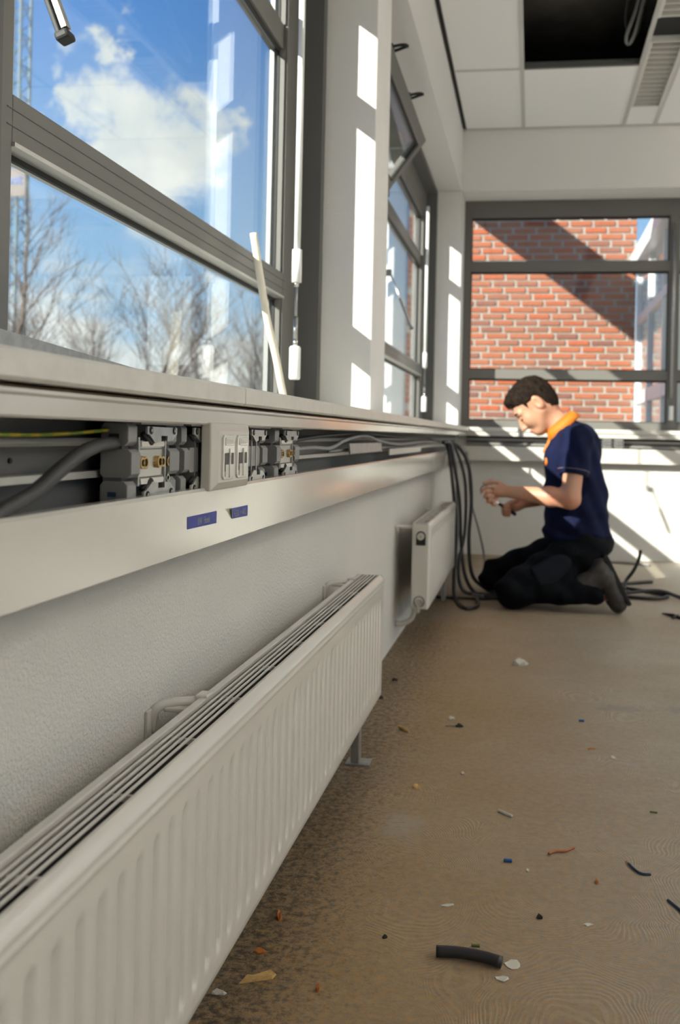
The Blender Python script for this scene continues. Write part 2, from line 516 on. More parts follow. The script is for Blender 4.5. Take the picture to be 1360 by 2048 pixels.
# ---- suspended ceiling: tiles lying in a grid, one tile taken out
ce = tag(empty('ceiling', (0, 0, CEIL)), 'suspended ceiling of white tiles with one tile missing', kind='structure')
xcols = [(.018, .374), (.374, .975)]
x = 1.16
while x < XR - .01:
    xcols.append((x, min(x + .60, XR - .01))); x += .60
    if len(xcols) in (4,):
        pass
yrows = []
y = 5.915; first = True
while y > YF + .02:
    y2 = max(y - (.945 if first else 1.2), YF + .01); yrows.append((y2, y)); y = y2; first = False
tile_cache = {}
for (x0, x1) in xcols:
    for (y0, y1) in yrows:
        if abs(x0 - .374) < .01 and abs(y1 - 4.97) < .02: continue       # the missing tile
        key = (round(x1 - x0, 3), round(y1 - y0, 3))
        if key not in tile_cache:
            wx, wy = key[0] / 2 - .005, key[1] / 2 - .005
            mb = MB().box(-wx, wx, -wy, wy, .004, .02)
            me = bpy.data.meshes.new('ceiling_tile'); me.from_pydata(mb.v, [], mb.f); me.update(); me.materials.append(M['tile']); tile_cache[key] = me
        o = mesh_obj('ceiling_tile', tile_cache[key], None, ce); o.location = ((x0 + x1) / 2, (y0 + y1) / 2, 0)
MB().box(.978, 1.157, 5.60, 5.912, CEIL + .004, CEIL + .02).build('ceiling_tile', 'tile', ce)
for x in sorted({c[0] for c in xcols[1:]} | {.975}):
    MB().box(x - .011, x + .011, YF, 5.925, CEIL, CEIL + .004).box(x - .0015, x + .0015, YF, 5.925, CEIL + .004, CEIL + .035).build('grid_profile', 'grid', ce)
for (y0, y1) in yrows[:-1]:
    for (x0, x1) in xcols:
        hole = abs(x0 - .374) < .01 and abs(y0 - 4.97) < .02
        MB().box(x0 + .011, x1 - .011, y0 - .011, y0 + .011, CEIL + .0002, CEIL + (.03 if hole else .004)).build('grid_profile', 'frame_dark' if hole else 'grid', ce)
MB().box(.016, XR, 5.915, 5.935, CEIL - .002, CEIL + .012).build('edge_profile', 'grid', ce)
MB().box(.002, .016, YF, 5.935, CEIL + .012, CEIL + .016).build('shadow_gap', 'black', ce)
MB().box(.016, .022, YF, 5.93, CEIL - .001, CEIL + .014).build('edge_profile', 'black', ce)


# ---- windows
def pane(parent, b, edge_axis):
    g = box('glass_pane', 'glass', b, parent)
    return g

def left_window(name, y0, y1, bays, label, head_z=2.07, liner=True, low=(1.1007, 1.163), up=(1.772, 1.838), open_bay=None, top_mullion=False):
    """bays: list of (glass start, glass end) along y. Frame between x=-.267 and XF"""
    win = tag(empty(name, (XF, y0, SILLT)), label, kind='structure')
    xo = -.267
    # jambs and mullions
    edges = [y0] + [e for b in bays for e in b] + [y1]
    for i in range(0, len(edges), 2):
        a, b = edges[i], edges[i + 1]
        nm = 'jamb' if i in (0, len(edges) - 2) else 'mullion'
        MB().box(xo, XF, a, b, up[1] if (top_mullion and nm == 'mullion') else SILLT, SOFF).build(nm, 'frame', win, bevel=.002)
    full = [(bays[0][0], bays[-1][1])] if top_mullion else []
    for k, (a, b) in enumerate(list(bays) + full):
        wide = k >= len(bays)
        if top_mullion and not wide:          # top lights only: head and upper pane
            MB().box(xo, XF, a, b, head_z, SOFF).build('head', 'frame', win, bevel=.0015)
            if k != open_bay:
                g = box('glass_pane', 'glass', (-.249, -.243, a + .004, b - .004, up[1] + .003, head_z - .003), win)
                gk = MB()
                for (p, q) in ((a, a + .008), (b - .008, b)): gk.box(-.242, -.236, p, q, up[1], head_z)
                gk.box(-.242, -.236, a, b, up[1], up[1] + .006).box(-.242, -.236, a, b, head_z - .008, head_z).build('gasket', 'gasket', g)
            continue
        lo = MB().box(xo, XF, a, b, low[0], low[1]).build('transom', 'frame', win, bevel=.0015)
        MB().box(XF, XF + .0012, a - .014, b + .014, low[0] + .020, low[0] + .0212).box(XF, XF + .0012, a - .014, b + .014, low[0] + .042, low[0] + .0432).build('groove', 'frame_dark', lo)
        MB().box(xo, XF + .004, a, b, low[0] - .006, low[0]).build('drip_edge', 'rail', lo)
        MB().box(xo, XF - .012, a, b, up[0], up[1]).build('transom', 'frame', win, bevel=.0015)
        if not wide: MB().box(xo, XF, a, b, head_z, SOFF).build('head', 'frame', win, bevel=.0015)
        MB().box(xo, XF - .004, a, b, SILLT, SILLT + .022).build('bottom_rail', 'frame', win, bevel=.0015)
        for (z0, z1, nm) in ((SILLT + .022, low[0] - .006, 'lower'), (low[1], up[0], 'middle'), (up[1], head_z, 'upper')):
            if nm == 'upper' and (wide or open_bay == k): continue
            g = box('glass_pane', 'glass', (-.249, -.243, a + .004, b - .004, z0 + .003, z1 - .003), win)
            # gasket and spacer bars round the pane
            gk = MB()
            for (p, q, r_, s_) in ((a, a + .008, z0, z1), (b - .008, b, z0, z1)):
                gk.box(-.242, -.236, p, q, r_, s_)
            gk.box(-.242, -.236, a, b, z0, z0 + .006).box(-.242, -.236, a, b, z1 - .008, z1)
            gk.build('gasket', 'gasket', g)
            sp = MB().box(-.262, -.250, a, a + .012, z0, z1).box(-.262, -.250, b - .012, b, z0, z1)
            sp.build('spacer', 'spacer', g)
            box('bead', 'frame', (-.236, -.222, b - .006, b, z0, z1), g)
    if liner:
        MB().box(XF, -.150, y1 - .04, y1, SILLT, SOFF).build('liner', 'frame_dark', win)
        MB().box(XF, -.150, y0, y1 - .04, SOFF - .03, SOFF).build('liner', 'frame_dark', win)
        MB().box(XF, -.150, y0, y0 + .012, SILLT, SOFF - .03).build('liner', 'frame_dark', win)
    return win

def crank(win, y, x=-.13, zt=1.98):
    r = MB().tube([(x, y, 1.18), (x, y, zt)], .0085, 12).build('crank_rod', 'white_rod', win, smooth=True)
    MB().tube([(x, y, 1.108), (x, y, 1.19)], .0125, 14).build('sleeve', 'white_rod', r, smooth=True)
    MB().tube([(x, y, 1.096), (x, y, 1.110)], .006, 10).build('joint', 'steel', r, smooth=True)
    MB().tube([(x, y, 1.02), (x, y, 1.10)], .0038, 10).tube([(x, y, .962), (x, y, 1.02)], .0056, 10).build('link', 'zinc', r, smooth=True)
    MB().tube([(x, y, .946), (x, y, .966)], .006, 10).build('joint', 'steel', r, smooth=True)
    MB().tube([(x, y, .864), (x, y, .868), (x, y, .944), (x, y, .948)], [.0125, .0145, .0145, .011], 16).build('grip', 'white_rod', r, smooth=True)

def fold_handle(win, y, zt=1.44, xt=-.175, tip=(-.06, 1.158), bs=1.0):
    p0 = np.array((xt, y, zt)); p1 = np.array((tip[0], y, tip[1])); dv = (p1 - p0); L = np.linalg.norm(dv); dv /= L
    h = MB().box(XF, xt + .006, y - .014 * bs, y + .014 * bs, zt - .03 * bs, zt + .03 * bs).build('handle_bracket', 'black', win, bevel=.003)
    arm = MB().tube([p0, p0 + dv * L * .97], .0042, 8)
    arm.build('arm', 'steel', h, smooth=True)
    q = np.cross(dv, (0, 1, 0)); q /= np.linalg.norm(q)
    g = MB()
    def slab(off, th, wy, a, b):
        c0, c1 = p0 + dv * a, p0 + dv * b
        v = []
        for c in (c0, c1):
            for sx in (-1, 1):
                for sy in (-1, 1):
                    v.append(c + q * (off + sx * th / 2) + np.array((0, sy * wy / 2, 0)))
        g.add(v, [(0, 1, 3, 2), (4, 6, 7, 5), (0, 4, 5, 1), (2, 3, 7, 6), (0, 2, 6, 4), (1, 5, 7, 3)])
    slab(-.004, .006, .017, L * .45, L)
    g.build('grip', 'rubber', h, bevel=.0015)
    g = MB(); slab(.004, .006, .013, L * .45, L * .965); g.build('grip_insert', 'steel', h)
    g = MB(); slab(-.001, .017, .021, L * .975, L * 1.01); g.build('grip_end', 'rubber', h, bevel=.003)

w1 = left_window('window_1', 1.0, 2.70, [(1.146, 2.508)], 'large grey framed window nearest the camera with sky and bare trees')
crank(w1, 2.322)
fold_handle(w1, 1.0, tip=(-.066, 1.168))
w2 = left_window('window_2', 2.95, 5.94, [(2.985, 4.27), (4.37, 5.76)], 'grey framed window beyond the pillar with a tilted top sash', open_bay=0, top_mullion=True)
crank(w2, 5.235, zt=2.0)
fold_handle(w2, 4.28, zt=1.47, xt=-.190, tip=(-.085, 1.215), bs=.5)
MB().tube([(-.222, 4.28, 1.46), (-.222, 4.28, 1.772)], .004, 8).build('handle_rod', 'frame_dark', w2)
w0 = left_window('window_4', -3.2, 1.0, [(-3.1, -1.62), (-1.50, .88)], 'grey framed window band behind the viewer', liner=False)

# tilted-in hopper sash of window 2 (hinged at its bottom edge)
hx, hz = -.222, 1.838
ux, uz = (-.05 - hx), (2.07 - hz); L = math.hypot(ux, uz); ux /= L; uz /= L; nx_, nz_ = uz, -ux
sash = MB()
def sbar(mb, a, b, y0, y1, t0=-.02, t1=.02):
    poly = [(hx + ux * s_ + nx_ * t_, hz + uz * s_ + nz_ * t_) for s_, t_ in ((a, t0), (b, t0), (b, t1), (a, t1))]
    mb.prism(poly, 'y', y0, y1)
so = empty('sash', (hx, 3.68, hz), w2)
for nm, a, b, y0, y1 in (('bottom_rail', 0, .045, 3.02, 4.25), ('top_rail', L - .045, L, 3.02, 4.25), ('stile', .045, L - .045, 3.02, 3.07), ('stile', .045, L - .045, 4.20, 4.25)):
    mb = MB(); sbar(mb, a, b, y0, y1); mb.build(nm, 'frame', so, bevel=.003)
mb = MB(); sbar(mb, .045, L - .045, 3.07, 4.20, -.003, .003); mb.build('glass_pane', 'glass', so)
mb = MB(); sbar(mb, .045, .053, 3.07, 4.20, .003, .012); sbar(mb, L - .053, L - .045, 3.07, 4.20, .003, .012); sbar(mb, .05, L - .05, 4.192, 4.20, .003, .012); mb.build('gasket', 'gasket', so)
for y in (3.27, 3.74):           # black catches on the top rail
    b0 = np.array((hx + ux * (L - .004), y, hz + uz * (L - .004)))
    MB().box(b0[0] - .02, b0[0] + .012, y - .025, y + .025, b0[2] - .005, b0[2] + .018).tube(catmull([b0 + (.01, -.02, .008), b0 + (.045, -.012, .016), b0 + (.06, 0, .016), b0 + (.045, .012, .016), b0 + (.01, .02, .008)], 6), .0055, 8).build('catch', 'black', so)
for y in (3.04, 4.23):           # side stays
    MB().tube([(XF, y, 2.02), (hx + ux * L * .8, y, hz + uz * L * .8)], .004, 8).build('stay', 'zinc', so)

# back window
w3 = tag(empty('window_3', (0, 6.2, SILLT)), 'grey framed back window looking onto the brick wall', kind='structure')
yi, yo = 6.20, 6.255
bays3 = [(.05, 1.30), (1.36, 2.61), (2.67, 3.92), (3.98, 5.23)]
ed = [0] + [e for b in bays3 for e in b] + [XR]
for i in range(0, len(ed), 2):
    MB().box(ed[i], ed[i + 1], yi, yo, SILLT, SOFF).build('mullion' if 0 < i < len(ed) - 2 else 'jamb', 'frame', w3, bevel=.002)
for (a, b) in bays3:
    for (z0, z1, nm) in ((2.155, SOFF, 'head'), (1.803, 1.870, 'transom'), (1.110, 1.173, 'transom'), (SILLT, .842, 'bottom_rail')):
        MB().box(a, b, yi, yo, z0, z1).build(nm, 'frame', w3, bevel=.0015)
    for (z0, z1) in ((.842, 1.110), (1.173, 1.803), (1.870, 2.155)):
        g = box('glass_pane', 'glass', (a + .003, b - .003, 6.232, 6.238, z0 + .003, z1 - .003), w3)
        MB().box(a, b, 6.221, 6.229, z1 - .012, z1).box(a, a + .007, 6.221, 6.229, z0, z1).box(b - .007, b, 6.221, 6.229, z0, z1).box(a, b, 6.221, 6.229, z0, z0 + .006).build('gasket', 'gasket', g)
MB().box(0, .004, YB, yi, SILLT, SOFF).build('liner', 'plaster_fine', w3)
MB().tube([(1.325, 6.17, 1.0), (1.325, 6.17, 2.1)], .010, 12).build('crank_rod', 'zinc', w3, smooth=True)
MB().tube([(1.325, 6.17, .86), (1.325, 6.17, .95)], .014, 12).build('crank_grip', 'white_rod', w3, smooth=True)

# right window band (outside the picture, lights the room)
w5 = tag(empty('window_5', (XR, 0, SILLT)), 'window band on the right wall', kind='structure')
for y0 in (-3.95, -.65, 2.65):
    a, b = y0, y0 + 2.85
    for p in (a, (a + b) / 2 - .03, b - .06):
        MB().box(XR + .15, XR + .21, p, p + .06, SILLB, 2.45).build('mullion', 'frame', w5)
    for z in (SILLB, 1.5, 2.39):
        MB().box(XR + .15, XR + .21, a + .06, b - .06, z, z + .06).build('transom', 'frame', w5)
    box('glass_pane', 'glass', (XR + .178, XR + .184, a + .06, b - .06, SILLB + .06, 2.39), w5)

# ---- sills: three boards along the left wall, one along the back
sill = tag(empty('trim_1', (0, 0, SILLB)), 'long grey beige window sill board along the left wall', kind='structure')
for (a, b) in ((YF, 1.2325), (1.2345, 2.985), (2.987, 5.862)):
    mb = MB().prism([(.08, SILLB + .003), (.08, SILLT - .003), (.077, SILLT), (XF, SILLT), (XF, SILLB), (.077, SILLB)], 'y', a, b)
    mb.build('sill_board', 'sill', sill)
sill2 = tag(empty('trim_2', (0, YB, SILLB)), 'grey beige window sill board under the back window', kind='structure')
MB().prism([(5.862, SILLB + .003), (5.862, SILLT - .003), (5.865, SILLT), (6.20, SILLT), (6.20, SILLB), (5.865, SILLB)], 'x', 0, XR).build('sill_board', 'sill', sill2)


# ================================================================== OUTSIDE
struct('ground', 'ground', (-90, 60, -60, 120, -.5, -.3), label='paved ground outside the building')

# neighbouring brick building: bricks proud of a mortar backing
BY = 9.13
bb = thing('brick_building', (.4, BY, -.3), 'red brick wall of the neighbouring building outside the back window', 'building')
MB().box(-.75, 1.40, BY + .012, BY + .4, -.3, 4.6).build('mortar_bed', 'mortar', bb)
bme = bpy.data.meshes.new('brick'); mb = MB().box(-.096, .096, 0, .09, -.0225, .0225); bme.from_pydata(mb.v, [], mb.f); bme.update(); bme.materials.append(M['brick'])
hme = bpy.data.meshes.new('brick_half'); mb = MB().box(-.043, .043, 0, .09, -.0225, .0225); hme.from_pydata(mb.v, [], mb.f); hme.update(); hme.materials.append(M['brick'])
far = MB(); nb = 0
CH, CL = .0625, .2195
row = 0; z = -.27
while z < 4.5:
    off = (.0, .5, .25, .75, .3, .62)[row % 6] * CL
    x = -.75 - CL + off
    while x < 1.40:
        a, b = max(x, -.75), min(x + CL - .0275, 1.396)
        if b - a > .03:
            dy = random.uniform(-.0025, .0025); cz = z + CH / 2
            if b > -.36 and .80 < cz < 2.78 and nb < 300 and b - a > .09:
                full = b - a > .18
                if full or b - a > .09:
                    o = mesh_obj('brick', bme if full else hme, None, bb)
                    o.location = Vector(((a + b) / 2, BY + dy, cz)) - bb.location
                    if not full: o.scale.x = (b - a) / .086
                    nb += 1
            else:
                far.box(a, b, BY + dy, BY + .09, cz - .0225, cz + .0225)
        x += CL
    z += CH; row += 1
o = far.build('brick_mass', 'brick_far', bb); o['kind'] = 'stuff'

# glazed link wall with white frames running out from the brick wall
gw = thing('glazed_link', (1.44, 8, -.3), 'white framed glazed link wall standing right of the brick wall outside', 'building')
for y in (9.08, 8.2, 7.3, 6.6):
    MB().box(1.405, 1.455, y - .025, y + .025, -.3, 2.32).build('post', 'white_frame', gw)
for z0, z1, m in ((.45, .52, 'white_frame'), (1.06, 1.17, 'white_frame'), (1.80, 1.87, 'white_frame')):
    MB().box(1.407, 1.453, 6.6, 9.055, z0, z1).build('rail', m, gw)
MB().box(1.34, 1.60, 6.5, 9.13, 2.30, 2.44).build('eaves', 'white_frame', gw)
for a, b in ((6.63, 7.27), (7.33, 8.17), (8.23, 9.05)):
    for z0, z1 in ((-.3, .45), (.52, 1.06), (1.17, 1.80), (1.87, 2.30)):
        box('glass_pane', 'glass', (1.428, 1.434, a, b, z0, z1), gw)
box('back_panel', 'frame_dark', (2.9, 2.95, 6.5, 9.1, -.3, 2.3), gw)
box('roof_panel', 'fascia', (1.60, 2.95, 6.5, 9.1, 2.30, 2.40), gw)
# fascia of the flat roof overhang that links the two buildings
fs = thing('roof_fascia', (-.7, 7.6, 3.05), 'grey flat roof edge between the two buildings', 'roof edge')
box('fascia_board', 'fascia', (-.62, -.58, 5.9, 9.13, 3.165, 3.70), fs)
box('gutter', 'fascia', (-.72, -.62, 5.9, 9.13, 3.58, 3.70), fs)

# bare trees
def bare_tree(name, base, height, lean, spread, seed, label, m='bark', r0=.11, levels=5):
    rnd = random.Random(seed)
    t = thing(name, base, label, 'tree', 'bare trees outside the window')
    trunk = MB(); br = MB()
    def grow(p, dirv, length, r, lev, mb):
        n = 4; pts = [np.array(p)]; dv = np.array(dirv, float)
        for i in range(n):
            dv = dv + np.array([rnd.gauss(0, .09), rnd.gauss(0, .09), rnd.gauss(.03, .06)]); dv /= np.linalg.norm(dv)
            pts.append(pts[-1] + dv * length / n)
        radii = [r * (1 - .5 * i / n) for i in range(n + 1)]
        mb.tube(pts, radii, 6 if lev < 2 else 3, cap=False)
        if lev >= levels: return
        kids = rnd.randint(4, 5) if lev < 2 else rnd.randint(2, 3)
        for k in range(kids):
            i = rnd.randint(1 if lev else 2, n)
            f_ = rnd.uniform(.0, 1.0)
            q = pts[i - 1] * (1 - f_) + pts[i] * f_
            an = rnd.uniform(0, 2 * math.pi)
            side = np.array([math.cos(an), math.sin(an), rnd.uniform(.1, .6)])
            nd = dv * rnd.uniform(.55, 1.0) + side * spread * rnd.uniform(.6, 1.1); nd /= np.linalg.norm(nd)
            grow(q, nd, length * rnd.uniform(.55, .78), max(radii[i] * rnd.uniform(.5, .7), .006), lev + 1, br)
        grow(pts[-1], dv, length * .7, radii[-1], lev + 1, br)
    grow(np.array(base) + 0., lean, height * .36, r0, 0, trunk)
    trunk.build('trunk', m, t, smooth=True)
    o = br.build('branches', m, t, smooth=True)
    return t
bare_tree('bare_tree', (-9.0, 22, -.3), 6.4, (.02, 0, 1), .75, 3, 'bare tree with a straight trunk in the middle of the lower pane')
bare_tree('bare_tree', (-12.2, 20.5, -.3), 7.6, (.05, 0, 1), .6, 8, 'tall bare tree in front of the lattice mast', r0=.13)
bare_tree('bare_tree', (-9.9, 31, -.3), 6.2, (0, 0, 1), .8, 12, 'bare tree behind the white strip at the right of the near window', 'bark2')
bare_tree('bare_tree', (-17.5, 36, -.3), 7.6, (.05, 0, 1), .8, 21, 'bare tree far behind between two nearer trees', 'bark2', r0=.14)
bare_tree('bare_tree', (-6.6, 27, -.3), 5.8, (-.03, 0, 1), .8, 33, 'bare tree nearest the right jamb of the near window', 'bark2')

# lattice mast with a sign panel
mast = thing('lattice_mast', (-32.95, 57, -.3), 'pale lattice mast with a sign panel beyond the bare trees', 'mast')
mw = .62
for sx, sy in ((-mw, -mw), (mw, -mw), (mw, mw), (-mw, mw)):
    MB().tube([(-32.95 + sx, 57 + sy, -.3), (-32.95 + sx, 57 + sy, 36)], .10, 6).build('leg', 'mast', mast)
z = 0.0
while z < 35:
    for (a, b) in (((-mw, -mw), (mw, -mw)), ((mw, -mw), (mw, mw)), ((mw, mw), (-mw, mw)), ((-mw, mw), (-mw, -mw))):
        MB().tube([(-32.95 + a[0], 57 + a[1], z), (-32.95 + b[0], 57 + b[1], z + 1.0)], .04, 4).tube([(-32.95 + a[0], 57 + a[1], z + 2.0), (-32.95 + b[0], 57 + b[1], z + 1.0)], .04, 4).tube([(-32.95 + a[0], 57 + a[1], z + 2.0), (-32.95 + b[0], 57 + b[1], z + 2.0)], .04, 4).build('brace', 'mast', mast)
    z += 2.0
sg = MB().box(-34.4, -31.62, 56.1, 56.25, 15.4, 17.2).build('sign_panel', 'sign', mast)
text('sign_letters', 'Post', .95, 'sign_blue', sg, (-31.78, 56.08, 16.45), (math.pi / 2, 0, 0), align='RIGHT', extrude=.02)

# ================================================================== CABLE TRUNKING
XD = .07
def duct_left():
    t = thing('cable_trunking', (.035, 1.5, .587), 'cream lacquered cable trunking under the left sill, its cover open', 'trunking')
    y0, y1 = -1.5, 5.80
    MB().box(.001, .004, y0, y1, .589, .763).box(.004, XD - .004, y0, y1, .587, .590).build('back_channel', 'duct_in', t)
    # lower front cover with rolled lips
    poly = [(XD - .012, .590), (XD - .012, .5868), (XD - .001, .5868), (XD, .588), (XD, .657), (XD - .003, .6605), (XD - .016, .6605), (XD - .016, .656), (XD - .005, .656), (XD - .004, .590)]
    MB().prism(poly, 'y', y0, y1).build('lower_cover', 'duct', t)
    poly = [(XD - .014, .7375), (XD - .002, .7375), (XD, .7395), (XD, .7545), (XD + .003, .757), (XD + .003, .7600), (XD - .004, .7600), (XD - .004, .742), (XD - .014, .742)]
    MB().prism(poly, 'y', y0, y1).build('upper_cover', 'duct', t)
    MB().box(.004, XD - .003, y0, y1, .7600, .7625).build('top_plate', 'rust', t)  # coloured to paint the shadow line in the gap below the sill
    MB().prism([(.004, .713), (.022, .713), (.024, .716), (.022, .7205), (.004, .7205)], 'y', y0, y1).build('rail', 'rail', t)
    MB().prism([(.004, .680), (.020, .680), (.020, .687), (.004, .687)], 'y', y0, y1).build('rail', 'rail', t)
    for y in (.56, .78, 2.0, 2.6, 3.3):
        MB().tube([(.0035, y, .700), (.006, y, .700)], .0025, 8).build('rivet', 'black', t)
    return t
duct_left()
def duct_back():
    t = thing('cable_trunking', (2.5, 5.9, .587), 'cream lacquered cable trunking under the back window behind the kneeling man', 'trunking')
    yf = YB - XD; x0, x1 = .06, XR - .1
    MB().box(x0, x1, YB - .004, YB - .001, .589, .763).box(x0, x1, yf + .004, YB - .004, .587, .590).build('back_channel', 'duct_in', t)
    poly = [(yf + .012, .590), (yf + .012, .5868), (yf + .001, .5868), (yf, .588), (yf, .672), (yf + .003, .6755), (yf + .016, .6755), (yf + .016, .671), (yf + .005, .671), (yf + .004, .590)]
    MB().prism(poly, 'x', x0, x1).build('lower_cover', 'duct', t)
    poly = [(yf + .014, .7375), (yf + .002, .7375), (yf, .7395), (yf, .763), (yf + .004, .763), (yf + .004, .742), (yf + .014, .742)]
    MB().prism(poly, 'x', x0, x1).build('upper_cover', 'duct', t)
    MB().box(x0, x1, YB - .022, YB - .004, .713, .7205).build('rail', 'rail', t)
    MB().box(x0, x1, YB - .020, YB - .004, .684, .690).build('rail', 'rail', t)
duct_back()

# ---- socket inserts clipped into the open trunking
def chamfer(y0, y1, z0, z1, c):
    return [(y0 + c, z0), (y1 - c, z0), (y1, z0 + c), (y1, z1 - c), (y1 - c, z1), (y0 + c, z1), (y0, z1 - c), (y0, z0 + c)]

def socket_insert(y0, wdt, label, style):
    """open-fronted installation insert: three plastic tiers at the near side, a contact block and two metal claw plates in front"""
    y1 = y0 + wdt; zc = .696
    t = thing('socket_insert', (.045, (y0 + y1) / 2, .652), label, 'socket', 'socket inserts in the left trunking')
    d0, d1 = .024, .058
    ym = y0 + wdt * .0
    # the two end walls made of tiers
    for (a, b) in ((y0, y0 + wdt * .17), (y1 - wdt * .22, y1)):
        for (za, zb, dx) in ((.713, .737, -.004), (.680, .7095, .0), (.653, .6765, -.004)):
            MB().prism(chamfer(d0, d1 + dx, za, zb, .004), 'y', a, b).build('tier', 'socket', t, bevel=.0008)
        MB().box(d0 + .002, d1 - .012, a + .003, b - .003, .654, .736).build('tier_core', 'socket_dark', t)
    # notches on the near side
    MB().box(d0 + .009, d1 - .014, y0 - .0006, y0 + .001, .7195, .7255).build('notch', 'black', t)
    MB().box(d0 + .009, d1 - .016, y0 - .0006, y0 + .001, .6605, .6655).build('notch', 'wire_navy', t)
    MB().box(.022, .036, y0 + wdt * .17, y1 - wdt * .22, .653, .737).build('back_box', 'socket_dark', t)
    MB().box(d1 - .006, d1 + .004, y0 + wdt * .10, y1, .7355, .7385).build('clip_edge', 'socket', t)
    MB().box(d1 - .006, d1 + .004, y0 + wdt * .05, y1, .6515, .6545).build('clip_edge', 'socket', t)
    a, b = y0 + wdt * .19, y1 - wdt * .30
    if style == 'open':
        blk = MB().box(.036, d1 - .004, a, b, .672, .7185).build('contact_block', 'steel', t)
        for zz in (.6795, .7095):
            MB().box(d1 - .004, d1 - .0028, a + .002, b - .002, zz - .0006, zz + .0006).build('groove', 'socket_dark', blk)
        MB().prism([(a + .004, .6725), (b - .004, .6725), (b - .002, .676), (b - .004, .6785), (a + .002, .6785)], 'x', d1 - .004, d1 - .0015).build('shoulder', 'plate', blk)
        MB().prism([(a + .004, .712), (b - .004, .712), (b - .002, .7145), (b - .004, .7175), (a + .003, .7175)], 'x', d1 - .004, d1 - .0015).build('shoulder', 'plate', blk)
        for yy, rr in ((a + .006, .0060), (a + .0145, .0068), (b - .0155, .0068), (b - .0065, .0060), (b + .011, .0056)):
            rg = MB().ring((d1 - .004, yy, .6952), (1, 0, 0), rr, rr * .62, .0032, 18).build('contact_ring', 'brass', blk, smooth=False)
            MB().ring((d1 - .0045, yy, .6952), (1, 0, 0), rr * .62, .0004, .001, 14).build('contact_hole', 'black', blk)
        for yy in (a - .002, b + .002):
            MB().box(.036, d1 - .002, yy - .0016, yy + .0016, .671, .722).build('strap', 'zinc', blk)
        MB().ring((d1 - .006, b + .014, .6765), (1, 0, 0), .0055, .0038, .003, 4).build('lug', 'steel', blk)
    else:
        MB().prism(chamfer(a, b, .680, .7095, .005), 'x', .036, d1 - .002).build('contact_block', 'socket', t)
        for yy in (a + .02, b - .02):
            MB().box(.036, d1 - .001, yy - .002, yy + .002, .667, .725).build('strap', 'zinc', t)
    # claw plates, top and bottom
    ca, cb = y0 + wdt * .27, y1 - wdt * .10
    cm = (ca + cb) / 2
    top = [(ca, .7345), (cb, .7335), (cb, .7265), (cb - .012, .7195), (cm + .014, .7185), (cm + .014, .7245), (cm - .004, .7245), (cm - .004, .7185), (ca + .022, .7165), (ca + .006, .7255), (ca, .7265)]
    m_ = 'zinc' if style == 'open' else 'rail'
    for sgn in (1, -1):
        pl = [(p, zc - .0008 + sgn * (q - zc)) for p, q in top]
        if sgn < 0: pl = [(p - .006, q) for p, q in pl]
        c = MB().prism(pl, 'x', d1 - .001, d1 + .0015).build('claw_plate', m_, t)
        for yy in (ca + .009, cb - .009):
            yy -= .006 if sgn < 0 else 0
            zz = zc - .0008 + sgn * (.7302 - zc)
            MB().ring((d1 + .0015, yy, zz), (1, 0, 0), .0042, .0022, .0008, 14).build('screw_seat', 'black', c)
            MB().cyl((d1 + .0005, yy, zz), (d1 + .0028, yy, zz), .0020, 10).build('screw', 'steel', c)
        MB().tube(catmull([(d1 - .006, ca + .004, zc + sgn * .030), (d1 - .002, ca + .016, zc + sgn * .020), (d1 - .004, ca + .028, zc + sgn * .024)], 5), .0028, 8).build('claw', 'black', c, smooth=True)
    return t
socket_insert(.918, .134, 'opened socket insert with brass contacts beside the black cable', 'open')
socket_insert(1.068, .10, 'dark socket insert half hidden behind the cream data outlet', 'plain')
socket_insert(1.300, .125, 'grey socket insert just right of the cream data outlet', 'plain')
socket_insert(1.480, .150, 'grey socket insert furthest along the left trunking', 'open')

# ---- data outlet plate
py0, py1, pz0, pz1 = 1.112, 1.264, .6565, .7405
plate = thing('data_outlet', (.07, (py0 + py1) / 2, pz0), 'cream double data outlet plate between the socket inserts', 'outlet')
MB().box(.024, .060, py0 + .02, py1 - .02, .665, .732).build('back_box', 'socket_dark', plate)
pm = MB()
o_ = [(py0, pz0), (py1, pz0), (py1, pz1), (py0, pz1)]
i_ = [(py0 + .014, pz0 + .010), (py1 - .014, pz0 + .010), (py1 - .014, pz1 - .010), (py0 + .014, pz1 - .010)]
vv = [(.062, a, b) for a, b in o_] + [(.0745, a, b) for a, b in o_] + [(.0805, a, b) for a, b in i_]
pm.add(vv, [(0, 1, 2, 3), (0, 4, 5, 1), (1, 5, 6, 2), (2, 6, 7, 3), (3, 7, 4, 0), (4, 8, 9, 5), (5, 9, 10, 6), (6, 10, 11, 7), (7, 11, 8, 4), (8, 11, 10, 9)])
pm.build('cover_plate', 'plate', plate, bevel=.0018)
for ya in (1.136, 1.193):
    yb_ = ya + .044
    port = MB()
    port.prism(chamfer(ya, yb_, .670, .7255, .004), 'x', .0800, .0832)
    pt = port.build('port_module', 'clear', plate, bevel=.0006)
    box('label_window', 'clear', (.0830, .0846, ya + .006, yb_ - .006, .7125, .7225), pt, bevel=.0005)
    box('label_paper', 'plate', (.0845, .0849, ya + .010, yb_ - .010, .7145, .7205), pt)
    for k in range(2):
        a = ya + .005 + k * .0195
        box('jack', 'slot', (.0825, .0838, a, a + .0145, .6800, .7030), pt)
        box('shutter', 'plate', (.0830, .0843, a + .001, a + .0135, .6735, .6885), pt)
    box('divider', 'clear', (.0828, .0852, ya + .0205, ya + .0235, .672, .7085), pt)
    for k in range(2):
        a = ya + .0075 + k * .019
        MB().tube([(.0838, a, .7165), (.0853, a, .7165)], .0001, 4)

